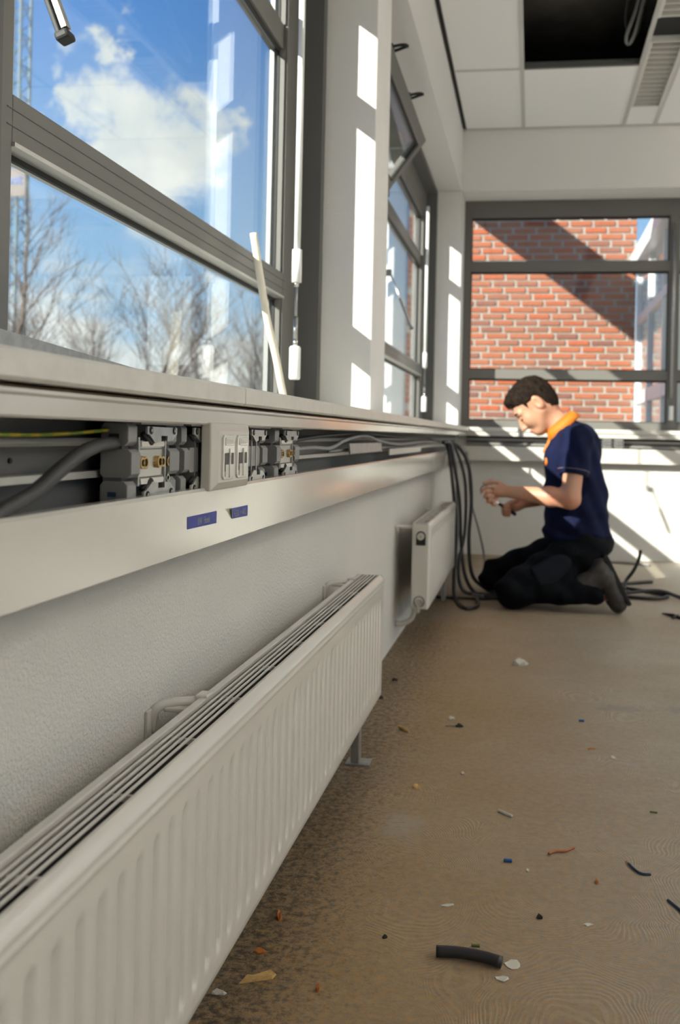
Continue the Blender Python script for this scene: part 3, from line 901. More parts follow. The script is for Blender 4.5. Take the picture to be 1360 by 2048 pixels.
# ---- blue tape labels on the lower cover
def tape(y0, y1, z0, z1, label, writing, peel=False):
    t = thing('tape_label', (XD, (y0 + y1) / 2, z0), label, 'label', 'handwritten blue tape labels')
    th = XD + .0006
    a = y0 + (.010 if peel else 0)
    v = [(th, a, z0 + .0005), (th, y1, z0 - .001), (th, y1 + .0005, z1 - .0005), (th, y0 + (.006 if peel else -.001), z1)]
    v += [(XD + .0001, p[1], p[2]) for p in v]
    MB().add(v, [(0, 1, 2, 3), (4, 7, 6, 5), (0, 4, 5, 1), (1, 5, 6, 2), (2, 6, 7, 3), (3, 7, 4, 0)]).build('strip', 'tape', t)
    if peel:
        v = [(th, a, z0 + .0005), (th, y0 + .006, z1), (th + .004, y0 - .006, z1 + .0005), (th + .0002, a + .001, z0 + .0006), (th + .0002, y0 + .007, z1), (th + .0042, y0 - .005, z1 + .0006)]
        MB().add(v, [(0, 1, 2), (3, 5, 4), (0, 3, 4, 1), (1, 4, 5, 2), (2, 5, 3, 0)]).build('peeled_corner', 'tape_back', t)
    n = len(writing)
    o = text('writing', writing, .0125, 'tape_ink', t, (th + .0001, (y0 + y1) / 2 + .004, (z0 + z1) / 2 - .0012), (math.pi / 2, 0, math.pi / 2), extrude=.0001)
    o.scale.x = .62 if n < 9 else .8
    o.rotation_euler = (math.pi / 2, 0, math.pi / 2)
tape(1.049, 1.151, .6155, .6303, 'left blue tape label under the data outlet, lying flat', 'IIW  Hoek')
tape(1.205, 1.284, .6140, .6284, 'right blue tape label under the data outlet with a peeled corner', 'H33U + ARL', True)

# ---- loose pieces inside the trunking
def cable(name, pts, r, m, label, cat='cable', group=None, n=8, sides=9, smooth_n=8):
    o = MB().tube(catmull(pts, smooth_n), r, sides).build(name, m, None, smooth=True)
    return tag(o, label, cat, group)
cable('power_cable', [(.030, .40, .630), (.045, .55, .640), (.055, .642, .652), (.055, .682, .664), (.058, .728, .677), (.060, .766, .694), (.060, .806, .708), (.048, .868, .7145), (.040, .915, .7155)], .0068, 'cable_grey', 'thick dark cable bending up into the first socket insert', n=10, sides=14)
cable('earth_wire', [(.03, .35, .7235), (.03, .60, .7235), (.03, .721, .7235), (.03, .785, .7237), (.034, .841, .7255), (.032, .918, .7290)], .0019, 'earth', 'yellow green earth wire lying on the upper rail', 'wire')
cable('data_cable', [(.040, 1.62, .699), (.040, 1.80, .702), (.045, 1.95, .700), (.046, 2.107, .716), (.045, 2.367, .7265), (.042, 2.642, .712), (.040, 3.057, .700), (.040, 3.7, .706), (.040, 4.45, .702)], .0042, 'cable_mid', 'grey cable looping through the trunking behind the metal clip')
cable('data_cable', [(.030, 1.62, .712), (.030, 1.9, .724), (.034, 2.4, .7325), (.030, 3.0, .726), (.036, 3.8, .722), (.045, 4.4, .7)], .0036, 'cable_grey', 'dark cable along the top of the trunking')
cable('data_cable', [(.030, 2.0, .692), (.036, 2.5, .694), (.030, 3.2, .690), (.044, 3.9, .694), (.05, 4.42, .690)], .0034, 'cable_mid', 'thin grey cable along the bottom of the open trunking')
clip = MB().prism([(.046, .7085), (.052, .7085), (.054, .685), (.052, .6835), (.050, .685), (.048, .706)], 'y', 2.13, 2.59)
tag(clip.build('mounting_plate', 'zinc', None), 'bare zinc plate clipped in the open trunking', 'plate')
tag(MB().prism([(.048, .671), (.052, .671), (.052, .689), (.048, .689)], 'y', 2.75, 3.55).build('trunking_offcut', 'rail', None), 'pale metal profile lying in the trunking beyond the zinc plate', 'profile')

# back wall socket insert
sb = thing('socket_insert', (.95, 5.87, .66), 'socket insert in the back trunking behind the kneeling man', 'socket')
for k in range(2):
    xa = .885 + k * .068
    MB().prism([(xa, .678), (xa + .06, .678), (xa + .06, .735), (xa, .735)], 'y', 5.872, 5.905).build('housing', 'socket_dark', sb, bevel=.003)
    MB().box(xa + .008, xa + .052, 5.868, 5.872, .722, .732).box(xa + .008, xa + .052, 5.868, 5.872, .680, .690).build('claw_plate', 'zinc', sb)
    MB().ring((xa + .022, 5.871, .706), (0, -1, 0), .008, .004, .004).ring((xa + .040, 5.871, .706), (0, -1, 0), .008, .004, .004).build('contact_ring', 'zinc', sb)

# ================================================================== RADIATORS
def rad_front(x, y0, y1, z0, z1, pitch=.0385, depth=.0085):
    """pressed steel front sheet with vertical grooves"""
    per = 12
    n = int((y1 - y0 - .05) / pitch)
    start = y1 - .030 - n * pitch
    ys = [y0, y0 + .003]
    k = 0
    yy = start
    while yy < y1 - .030 - 1e-6:
        ys.append(yy); yy += pitch / per
    ys += [y1 - .030, y1 - .012, y1 - .003, y1]
    ys = sorted({round(v_, 5) for v_ in ys if y0 <= v_ <= y1})
    H = z1 - z0
    zs = [z0, z0 + .004, z0 + .012, z0 + .020, z0 + .026, z0 + .031, z0 + .036, z0 + .042, z0 + .05, z0 + .09, z0 + .14, z1 - .080, z1 - .062, z1 - .056, z1 - .052, z1 - .048, z1 - .044, z1 - .036, z1 - .030, z1 - .0275, z1 - .025, z1 - .0225, z1 - .020, z1 - .0160, z1 - .0135, z1 - .011, z1 - .008, z1 - .005, z1 - .002, z1]
    v = []; f = []
    for z in zs:
        up_ = np.clip((z1 - .047 - z) / .014, 0, 1); dn = np.clip((z - z0 - .026) / .012, 0, 1)
        zf = min(up_, dn); zf = zf * zf * (3 - 2 * zf)
        dim = max(0, 1 - abs(z - z0 - .031) / .009)
        for y in ys:
            ph = ((y - start) / pitch) % 1.0 if start <= y <= y1 - .030 else .0
            g = max(0, 1 - abs(ph - .5) / .26); g = g * g * (3 - 2 * g)
            gd = max(0, 1 - abs(ph - .5) / .20)
            off = -depth * g * zf + .0022 * dim * gd
            if z > z1 - .012: off -= .010 * ((z - z1 + .012) / .012) ** 2          # rolled top edge
            off += .0016 * math.exp(-((z - z1 + .0225) / .0028) ** 2) + .0012 * math.exp(-((z - z1 + .0125) / .0022) ** 2)
            if z < z0 + .004: off -= .004
            if y > y1 - .003 or y < y0 + .003: off -= .004
            v.append((x + off, y, z))
    ny = len(ys)
    for i in range(len(zs) - 1):
        for j in range(ny - 1):
            f.append((i * ny + j, i * ny + j + 1, (i + 1) * ny + j + 1, (i + 1) * ny + j))
    return MB().add(v, f)

def radiator(xb, xf, y0, y1, z0, z1, label, ribs=True, slats=5, sections=1):
    t = thing('radiator', ((xb + xf) / 2, (y0 + y1) / 2, z0), label, 'radiator', 'panel radiators under the left windows')
    if ribs:
        rad_front(xf, y0, y1, z0, z1).build('front_panel', 'radiator', t, smooth=True)
    else:
        MB().box(xf - .004, xf, y0, y1, z0, z1).build('front_panel', 'radiator', t, bevel=.003)
        for i in range(int((y1 - y0) / .05)):
            MB().box(xf, xf + .0015, y0 + .05 + i * .05, y0 + .075 + i * .05, z0 + .04, z1 - .045).build('panel_rib', 'radiator', t, bevel=.001)
    MB().box(xb, xb + .006, y0, y1, z0 + .006, z1 - .004).build('rear_panel', 'radiator', t, bevel=.002)
    MB().box(xb + .007, xf - .013, y0 + .01, y1 - .01, z0 + .02, z1 - .022).build('convector_core', 'rad_dark', t)
    # top grille: frame rails, long slats, cross bars
    gz0, gz1 = z1 - .006, z1
    gr = MB().box(xb, xb + .010, y0, y1 - .002, gz0, gz1 + .0012).build('grille_rail', 'radiator', t, bevel=.0012)
    MB().box(xf - .0135, xf - .0085, y0, y1 - .002, gz0, gz1).build('grille_rail', 'radiator', t, bevel=.0012)
    w_ = (xf - .0135) - (xb + .010); st = w_ / slats
    for k in range(1, slats):
        xx = xb + .010 + k * st
        MB().box(xx - .0014, xx + .0014, y0 + .004, y1 - .006, gz1 - .003, gz1).build('grille_slat', 'radiator', t, bevel=.0008)
    yy = y0 + .12
    while yy < y1 - .05:
        MB().box(xb + .008, xf - .011, yy - .002, yy + .002, gz0 - .009, gz0 - .003).build('grille_crossbar', 'radiator', t); yy += .17
    # end plates
    for yy, s_ in ((y0, -1), (y1, 1)):
        a, b = (yy - .0025, yy) if s_ < 0 else (yy - .001, yy + .002)
        MB().box(xb + .002, xf - .005, a, b, z0 + .004, z1 - .001).build('end_plate', 'radiator', t, bevel=.0015)
    return t

r1 = radiator(.055, .118, .22, 2.255, .105, .394, 'long white ribbed panel radiator in the foreground')
for y in (1.135, 2.14):
    br = MB().tube(catmull([(.0, y - .012, .355), (.006, y - .012, .382), (.022, y, .389), (.056, y + .02, .3885)], 6), .0062, 10).build('wall_bracket', 'radiator', r1, smooth=True)
    MB().box(0, .004, y - .030, y + .006, .33, .385).build('bracket_plate', 'radiator', br, bevel=.001)
    MB().box(.016, .056, y - .010, y + .012, .380, .3855).build('bracket_arm', 'radiator', br, bevel=.0015)
    MB().box(.050, .066, y + .008, y + .032, .386, .3985).build('bracket_hook', 'radiator', br, bevel=.002)
for y in (.6, 2.08):
    lg = MB().box(.080, .100, y - .012, y + .012, .004, .12).build('leg', 'zinc', r1, bevel=.002)
    MB().box(.070, .125, y - .022, y + .022, 0, .004).build('foot', 'zinc', lg)
    MB().cyl((.09, y, .08), (.09, y, .118), .016).build('leg_sleeve', 'frame_dark', lg)

r2 = radiator(.062, .122, 3.262, 4.39, .130, .428, 'white panel radiator further along, partly behind hanging cables', slats=5)
MB().prism([(.062, .132), (.120, .132), (.120, .426), (.062, .426)], 'y', 3.254, 3.262).build('side_panel', 'radiator', r2, bevel=.003)
cx = .0925
vp = MB().prism([(cx - .0165, .352), (cx + .0165, .352)] + [(cx + .0165 * math.cos(a), .3845 + .0165 * math.sin(a)) for a in np.linspace(0, math.pi, 12)], 'y', 3.2526, 3.2545).build('valve_recess', 'black', r2)
MB().cyl((cx, 3.2545, .3835), (cx, 3.240, .3835), .0125, 18).build('valve_cap', 'plate', vp, smooth=False)
MB().cyl((cx, 3.241, .3835), (cx, 3.2385, .3835), .002, 8).build('valve_pin', 'black', vp)
vp = MB().ring((cx - .002, 3.2545, .158), (0, -1, 0), .0205, .0145, .0015, 22).build('valve_recess', 'cable_mid', r2)
MB().cyl((cx - .002, 3.2545, .156), (cx - .002, 3.238, .156), .0125, 16).build('valve_cap', 'steel', vp)
MB().cyl((cx - .002, 3.246, .150), (cx - .002, 3.246, .122), .0055, 10).build('valve_stub', 'steel', vp)
for y in (3.40, 4.25):
    MB().box(0, .062, y - .02, y + .02, .395, .402).build('wall_bracket', 'radiator', r2, bevel=.001)
MB().box(0, .062, 3.262, 3.30, .410, .416).build('wall_bracket', 'radiator', r2, bevel=.001)
MB().tube(catmull([(.07, 3.30, .13), (.06, 3.31, .09), (.03, 3.31, .07), (.005, 3.31, .068)], 6), .009, 10).build('supply_pipe', 'radiator', r2, smooth=True)
for y in (4.2,):
    MB().box(.082, .10, y - .01, y + .01, 0, .14).build('leg', 'zinc', r2, bevel=.002)

# ================================================================== ON THE SILL
pl = [(-.165, 2.060, 1.176), (-.152, 2.066, 1.095), (-.137, 2.090, .985), (-.123, 2.114, .908), (-.110, 2.138, .82), (-.106, 2.146, .7985)]
sp = MB()
P_ = catmull(pl, 6)
sp.tube(P_, .0085, 14)
tag(sp.build('plastic_strip', 'cream', None, smooth=True), 'bent cream plastic strip leaning on the near window', 'strip')
ms = MB()
a0, a1 = np.array((-.100, .45, .7905)), np.array((-.150, 1.86, .7905))
v = []
for p, h in ((a0, .0665), (a1, .012)):
    for dx, zz in ((0, 0), (.0025, 0), (.0025, h), (0, h)):
        v.append((p[0] + dx, p[1], .7905 + zz))
ms.add(v, [(0, 1, 2, 3), (4, 7, 6, 5), (0, 4, 5, 1), (1, 5, 6, 2), (2, 6, 7, 3), (3, 7, 4, 0)])
tag(ms.build('metal_strip', 'zinc', None), 'scratched grey metal strip standing on the sill against the near window', 'strip')

# ================================================================== LUMINAIRES
def luminaire(xc, y0, y1, zb, label, wd=.175, lit=0.0, group=None):
    t = thing('ceiling_luminaire', (xc, (y0 + y1) / 2, zb), label, 'lamp', group)
    h = wd / 2
    MB().box(xc - h, xc + h, y0, y1, zb + .07, zb + .074).box(xc - h, xc - h + .004, y0, y1, zb, zb + .07).box(xc + h - .004, xc + h, y0, y1, zb, zb + .07).box(xc - h, xc + h, y0, y0 + .004, zb, zb + .07).box(xc - h, xc + h, y1 - .004, y1, zb, zb + .07).build('housing', 'lamp_body', t)
    MB().box(xc - h, xc - h + .016, y0, y1, zb - .003, zb).box(xc + h - .016, xc + h, y0, y1, zb - .003, zb).build('trim_rail', 'lamp_body', t)
    ft = MB().cyl((xc, y0 + .02, zb + .05), (xc, y1 - .02, zb + .05), .013, 12).build('tube', 'tube', t, smooth=True)
    n = int((y1 - y0) / .062)
    bm_ = MB().prism([(-(h - .017), .0), (h - .017, .0), (h - .017, .032), (-(h - .017), .032)], 'y', -.0035, .0035)
    me = bpy.data.meshes.new('louvre_blade'); me.from_pydata(bm_.v, [], bm_.f); me.update(); me.materials.append(M['louvre'])
    for i in range(n + 1):
        o = mesh_obj('louvre_blade', me, None, t); o.location = (0, y0 + .008 + i * (y1 - y0 - .016) / n - (y0 + y1) / 2, .001)
    if lit:
        # added fill pendant out of view: throws most light up, a little down
        for share, zz, rx in ((.08, -.004, 0.0), (.92, .078, math.pi)):
            ld = bpy.data.lights.new('fill_light', 'AREA'); ld.shape = 'RECTANGLE'; ld.size = wd - .04; ld.size_y = y1 - y0 - .04; ld.energy = lit * share; ld.color = (1.0, .935, .84)
            lo = bpy.data.objects.new('fill_light', ld); COL.objects.link(lo); lo.parent = t; lo.location = (0, 0, zz); lo.rotation_euler.x = rx
        for yy in (y0 + .1, y1 - .1):
            MB().cyl((xc, yy, zb + .074), (xc, yy, CEIL), .0015, 6).build('suspension_wire', 'zinc', t)
    return t
luminaire(1.067, 4.69, 5.597, CEIL, 'louvre luminaire nearest the back wall beside the missing tile', .172)
luminaire(1.067, 3.30, 4.42, CEIL, 'louvre luminaire cut off by the top right corner', .172)
box_gap = MB().box(.985, 1.15, 4.42, 4.69, CEIL + .03, CEIL + .034)
tag(box_gap.build('luminaire_coupler', 'black', None), 'dark gap piece between the two louvre luminaires', 'coupler')
k = 0
for xc in (3.0, 4.5):
    for y0 in (-2.4, -.2, 2.0, 4.2):
        luminaire(xc, y0, y0 + 1.3, CEIL - .55, 'added fill luminaire out of view, %s from the back wall in the %s row' % ({4.2: 'first', 2.0: 'second', -.2: 'third', -2.4: 'fourth'}[y0], 'middle' if xc < 4 else 'rightmost'), .26, lit=FILL_W, group='added fill luminaires over the right half of the room')
# cables hanging in the hole of the missing tile
cable('ceiling_cable', [(.95, 4.60, 2.98), (.92, 4.72, 2.82), (.885, 4.82, 2.73), (.90, 4.86, 2.705), (.925, 4.80, 2.74), (.955, 4.66, 2.86)], .009, 'cable_mid', 'grey cable loop hanging in the hole of the missing ceiling tile')
cable('ceiling_cable', [(.90, 4.66, 2.98), (.875, 4.80, 2.80), (.93, 4.86, 2.74), (.955, 4.70, 2.82)], .006, 'cable_grey', 'dark thin cable beside the grey loop in the ceiling hole')
tag(MB().box(.30, .36, 3.0, 5.9, 2.90, 2.96).build('ceiling_duct', 'plenum', None), 'dark tray above the missing ceiling tile', 'tray')

# ================================================================== CABLES BY THE MAN
G1 = 'cables hanging from the open trunking end'
C = {
 'c1': ([(.06, 4.38, .700), (.072, 4.45, .69), (.1, 4.45, .526), (.124, 4.42, .295), (.125, 4.35, .096), (.140, 4.24, .010), (.2, 4.011, .008), (.249, 4.073, .008), (.235, 4.26, .008)], .0072, 'cable_black', 'thick black cable ending in a loop on the floor by the second radiator'),
 'c2': ([(.06, 4.52, .700), (.109, 4.6, .684), (.165, 4.58, .594), (.185, 4.55, .428), (.18, 4.5, .242), (.2, 4.5, .077), (.272, 4.512, .010), (.334, 4.389, .012)], .0075, 'cable_grey', 'dark grey cable bowing furthest right as it hangs from the trunking'),
 'c3': ([(.06, 4.45, .695), (.081, 4.5, .689), (.13, 4.48, .454), (.146, 4.45, .246), (.17, 4.42, .088), (.218, 4.423, .008), (.304, 4.307, .008), (.361, 4.257, .008)], .0070, 'cable_black', 'black cable running from the trunking down to the knee'),
 'c4': ([(.06, 4.5, .705), (.096, 4.55, .689), (.154, 4.52, .524), (.162, 4.48, .29), (.141, 4.4, .135), (.163, 4.38, .024), (.254, 4.39, .008), (.324, 4.354, .008)], .0065, 'cable_grey', 'dark grey cable in the middle of the hanging bundle'),
 'c5': ([(.15, 4.62, .66), (.163, 4.62, .593), (.18, 4.6, .425), (.222, 4.58, .283), (.25, 4.56, .167), (.262, 4.55, .073), (.275, 4.52, .006)], .0042, 'cable_mid', 'thin grey cable hanging nearest the man'),
 'c6': ([(.053, 4.261, .007), (.16, 4.265, .007), (.261, 4.267, .007), (.348, 4.318, .007)], .0055, 'cable_black', 'black cable lying flat from under the second radiator'),
 'c7': ([(.06, 4.42, .70), (.088, 4.5, .694), (.112, 4.5, .571), (.13, 4.46, .338), (.129, 4.42, .179), (.152, 4.4, .055), (.19, 4.40, .008), (.26, 4.33, .007)], .0055, 'cable_mid', 'pale grey cable inside the hanging bundle'),
}
for k_, (p, r_, m_, lab) in C.items():
    cable('hanging_cable' if k_ != 'c6' else 'floor_cable', p, r_ * 1.2, m_, lab, group=G1 if k_ != 'c6' else None)
F_ = {
 'f1': ([(.90, 4.52, .009), (.93, 4.492, .009), (1.035, 4.481, .009), (1.102, 4.569, .009), (1.015, 4.689, .009), (.93, 4.759, .009)], .0085, 'cable_black', 'black cable folded back on itself behind the boots'),
 'f2': ([(.91, 4.583, .012), (1.027, 4.599, .026), (1.094, 4.591, .024), (1.159, 4.544, .009), (1.238, 4.511, .009), (1.5, 4.45, .009)], .0085, 'cable_grey', 'dark cable running from the boots out to the right'),
 'f3': ([(.90, 4.880, .009), (1.087, 5.015, .009)], .0085, 'cable_grey', 'short straight dark cable end behind the boots'),
 'f4': ([(.92, 4.70, .009), (.931, 4.75, .044), (.968, 4.75, .1), (.992, 4.75, .161), (.996, 4.75, .198)], .0085, 'cable_black', 'black cable end sticking up behind the boots'),
 'f5': ([(.80, 5.76, .008), (.893, 5.754, .008), (1.022, 5.75, .008), (1.157, 5.681, .008)], .008, 'cable_mid', 'grey cable along the foot of the back wall'),
}
for k_, (p, r_, m_, lab) in F_.items():
    cable('floor_cable', p, r_, m_, lab, group='cables on the floor behind the boots')
tag(MB().tube([(1.02, 4.12, .006), (1.055, 4.075, .008), (1.09, 4.02, .006)], [.003, .008, .006], 8).tube([(1.05, 4.03, .006), (1.075, 4.06, .012)], .005, 8).build('cable_scrap', 'cable_black', None), 'black cable scrap on the floor right of the boots', 'scrap')

# ================================================================== FLOOR LITTER
cond = MB().tube(catmull([(.344, 1.329, .0085), (.375, 1.330, .0095), (.41, 1.325, .0095), (.435, 1.318, .0085)], 5), .0078, 14)
tag(cond.build('conduit_offcut', 'conduit', None, smooth=True), 'short black conduit offcut lying on the floor in front', 'offcut')
def chip(name, pts, th, m, label, group='litter on the floor'):
    """irregular flake: outline points on the floor, thickness th"""
    n = len(pts)
    v = [(x_, y_, .0005) for x_, y_ in pts] + [(x_ * .98 + .02 * pts[0][0], y_ * .98 + .02 * pts[0][1], th * (1 + .6 * ((i * 37) % 5 - 2) / 2)) for i, (x_, y_) in enumerate(pts)]
    f = [tuple(range(n - 1, -1, -1)), tuple(range(n, 2 * n))] + [(i, (i + 1) % n, (i + 1) % n + n, i + n) for i in range(n)]
    return tag(MB().add(v, f).build(name, m, None), label, 'litter', group)
def flake(name, x_, y_, a, b, ang, m, label, th=.003, seed=0, n=7):
    r_ = random.Random(seed + int(x_ * 1e4)); pts = []
    for i in range(n):
        t_ = 2 * math.pi * i / n; k2 = r_.uniform(.7, 1.15)
        px_, py_ = a * math.cos(t_) * k2, b * math.sin(t_) * k2
        pts.append((x_ + px_ * math.cos(ang) - py_ * math.sin(ang), y_ + px_ * math.sin(ang) + py_ * math.cos(ang)))
    return chip(name, pts, th, m, label)
def wire(name, pts, r_, m, label):
    return tag(MB().tube(catmull(pts, 6), r_, 7).build(name, m, None, smooth=True), label, 'litter', 'litter on the floor')
chip('wood_chip', [(.094, 1.214), (.112, 1.222), (.134, 1.232), (.137, 1.243), (.128, 1.247), (.108, 1.237), (.100, 1.232)], .004, 'wood_chip', 'long tan wood chip by the foreground radiator')
flake('wood_chip', .101, 1.389, .004, .012, .3, 'orange_chip', 'small upright orange chip under the radiator edge', .006)
flake('wood_chip', .099, 1.294, .010, .006, .2, 'orange_chip', 'rust brown flake left of the combed glue', .003)
flake('wood_chip', .199, 1.220, .004, .006, .2, 'orange_chip', 'bright orange crumb right of the tan wood chip', .005)
flake('plaster_crumb', .074, 1.188, .012, .005, .2, 'paper', 'pale splinter at the bottom edge of the radiator', .003)
wire('wire_end', [(.506, 1.691, .003), (.518, 1.704, .003), (.534, 1.707, .003), (.551, 1.725, .003)], .0022, 'wire_orange', 'curved orange brown wire end')
bw = tag(empty('wire_end', (.655, 1.66, 0)), 'dark blue wire end with a bare tip', 'litter', 'litter on the floor')
MB().tube(catmull([(.641, 1.681, .0025), (.650, 1.657, .0025), (.660, 1.645, .0025), (.674, 1.646, .0025)], 6), .0022, 7).build('insulation', 'wire_navy', bw, smooth=True)
MB().tube([(.638, 1.690, .0022), (.6412, 1.6805, .0025)], .0014, 6).build('copper_tip', 'copper', bw)
wire('wire_end', [(.429, 1.649, .003), (.443, 1.650, .003)], .0028, 'wire_blue', 'short bright blue wire end')
wire('wire_end', [(.690, 1.560, .0025), (.705, 1.529, .0025), (.715, 1.51, .0025)], .0022, 'wire_navy', 'dark blue wire end at the right picture edge')
flake('orange_chip', .582, 1.602, .003, .006, .1, 'orange_chip', 'tiny orange chip below the wire ends', .004)
wire('wire_end', [(.391, 1.366, .0022), (.403, 1.367, .0022)], .002, 'wire_green', 'short green wire end above the conduit offcut')
flake('plaster_flake', .450, 1.330, .012, .013, .4, 'paper', 'broken plaster flakes right of the conduit offcut', .0012, n=9)
flake('plaster_flake', .437, 1.292, .010, .007, .1, 'paper', 'plaster flake below the conduit offcut', .0012, n=9)
flake('wood_chip', .272, 2.452, .012, .007, .1, 'paper', 'pale chip near the radiator leg', .005)
flake('cable_scrap', .297, 2.392, .010, .006, .1, 'black', 'black scrap beside the pale chip', .005)
wire('wire_end', [(.262, 2.388, .002), (.28, 2.391, .002), (.296, 2.394, .002)], .0018, 'cable_mid', 'thin grey wire end joined to the black scrap')
wire('wood_splinter', [(.150, 2.352, .003), (.165, 2.333, .004), (.178, 2.315, .003)], .004, 'wood_chip', 'wood splinter beside the radiator leg')
flake('wood_chip', .241, 1.958, .008, .006, .5, 'wood_chip', 'brown and white chip on the combed glue', .005)
wire('plaster_crumb', [(.413, 1.868, .002), (.425, 1.856, .003), (.439, 1.846, .002)], .003, 'paper', 'pale curled strip in the middle of the floor')
wire('wire_end', [(.598, 2.507, .0025), (.611, 2.508, .0025)], .0028, 'wire_blue', 'short blue wire end far back on the right')
flake('plaster_crumb', .442, 3.09, .03, .02, .1, 'paper', 'crumpled pale scrap in front of the man', .012)
flake('plaster_crumb', .661, 2.231, .007, .006, .1, 'paper', 'white crumb at the right of the floor', .004)
flake('wood_chip', .617, 2.289, .012, .004, .4, 'orange_chip', 'thin brown splinter right of the floor middle', .002)
flake('cable_scrap', .266, 1.365, .005, .003, .4, 'black', 'tiny black crumb left of the conduit offcut', .003)
flake('cable_scrap', .489, 1.466, .005, .004, .4, 'black', 'small black crumb right above the conduit offcut', .004)
flake('plaster_flake', .349, 1.478, .012, .004, .3, 'paper', 'thin pale flake above the conduit offcut', .0015)
wire('wire_end', [(.706, 1.925, .002), (.72, 1.923, .002)], .0018, 'wire_green', 'tiny green wire end at the right')
flake('cable_scrap', .062, 2.60, .012, .008, .5, 'black', 'black crumb at the wall beyond the foreground radiator', .005)
flake('cable_scrap', .075, 2.80, .010, .007, .5, 'black', 'black crumb further along the wall foot', .005)
flake('plaster_crumb', .47, 1.62, .004, .003, .3, 'paper', 'tiny white crumb near the bright blue wire', .003)
flake('plaster_crumb', .33, 2.06, .005, .004, .3, 'paper', 'white crumb in the middle of the combed floor', .003)
flake('plaster_crumb', .56, 1.46, .008, .004, .3, 'paper', 'pale sliver right of the small black crumb', .0015)


# ================================================================== PERSON (signed-distance shapes turned into one smooth mesh each)
def surface_nets(fld, org, h):
    s = fld < 0
    nx, ny, nz = fld.shape
    corners = [(i, j, k) for i in (0, 1) for j in (0, 1) for k in (0, 1)]
    def cut(a, c): return a[c[0]:nx - 1 + c[0], c[1]:ny - 1 + c[1], c[2]:nz - 1 + c[2]]
    cnt = sum(cut(s, c).astype(np.int8) for c in corners)
    act = (cnt > 0) & (cnt < 8)
    idx = -np.ones(act.shape, int); cells = np.argwhere(act); idx[act] = np.arange(len(cells))
    acc = np.zeros((len(cells), 3)); num = np.zeros(len(cells))
    ci, cj, ck = cells.T
    val = {c: fld[ci + c[0], cj + c[1], ck + c[2]] for c in corners}
    for a in corners:
        for ax in range(3):
            if a[ax]: continue
            b = list(a); b[ax] = 1; b = tuple(b)
            va, vb = val[a], val[b]
            cr = (va < 0) != (vb < 0)
            t = np.where(cr, va / np.where(cr, va - vb, 1), 0)
            p = np.array(a, float)[None, :].repeat(len(cells), 0); p[:, ax] += t
            acc[cr] += p[cr]; num[cr] += 1
    verts = org + h * (cells + acc / num[:, None])
    faces = []
    for ax in range(3):
        sl0 = [slice(None)] * 3; sl1 = [slice(None)] * 3
        sl0[ax] = slice(0, -1); sl1[ax] = slice(1, None)
        a, b = s[tuple(sl0)], s[tuple(sl1)]
        for flip, msk in ((False, a & ~b), (True, ~a & b)):
            e = np.argwhere(msk)
            u, v_ = (ax + 1) % 3, (ax + 2) % 3
            e = e[(e[:, u] > 0) & (e[:, v_] > 0) & (e[:, u] < s.shape[u] - 1) & (e[:, v_] < s.shape[v_] - 1)]
            q = []
            for du, dv in ((-1, -1), (0, -1), (0, 0), (-1, 0)):
                c = e.copy(); c[:, u] += du; c[:, v_] += dv; q.append(idx[c[:, 0], c[:, 1], c[:, 2]])
            q = np.stack(q, 1)
            if flip: q = q[:, ::-1]
            faces.append(q)
    return verts, np.concatenate(faces)

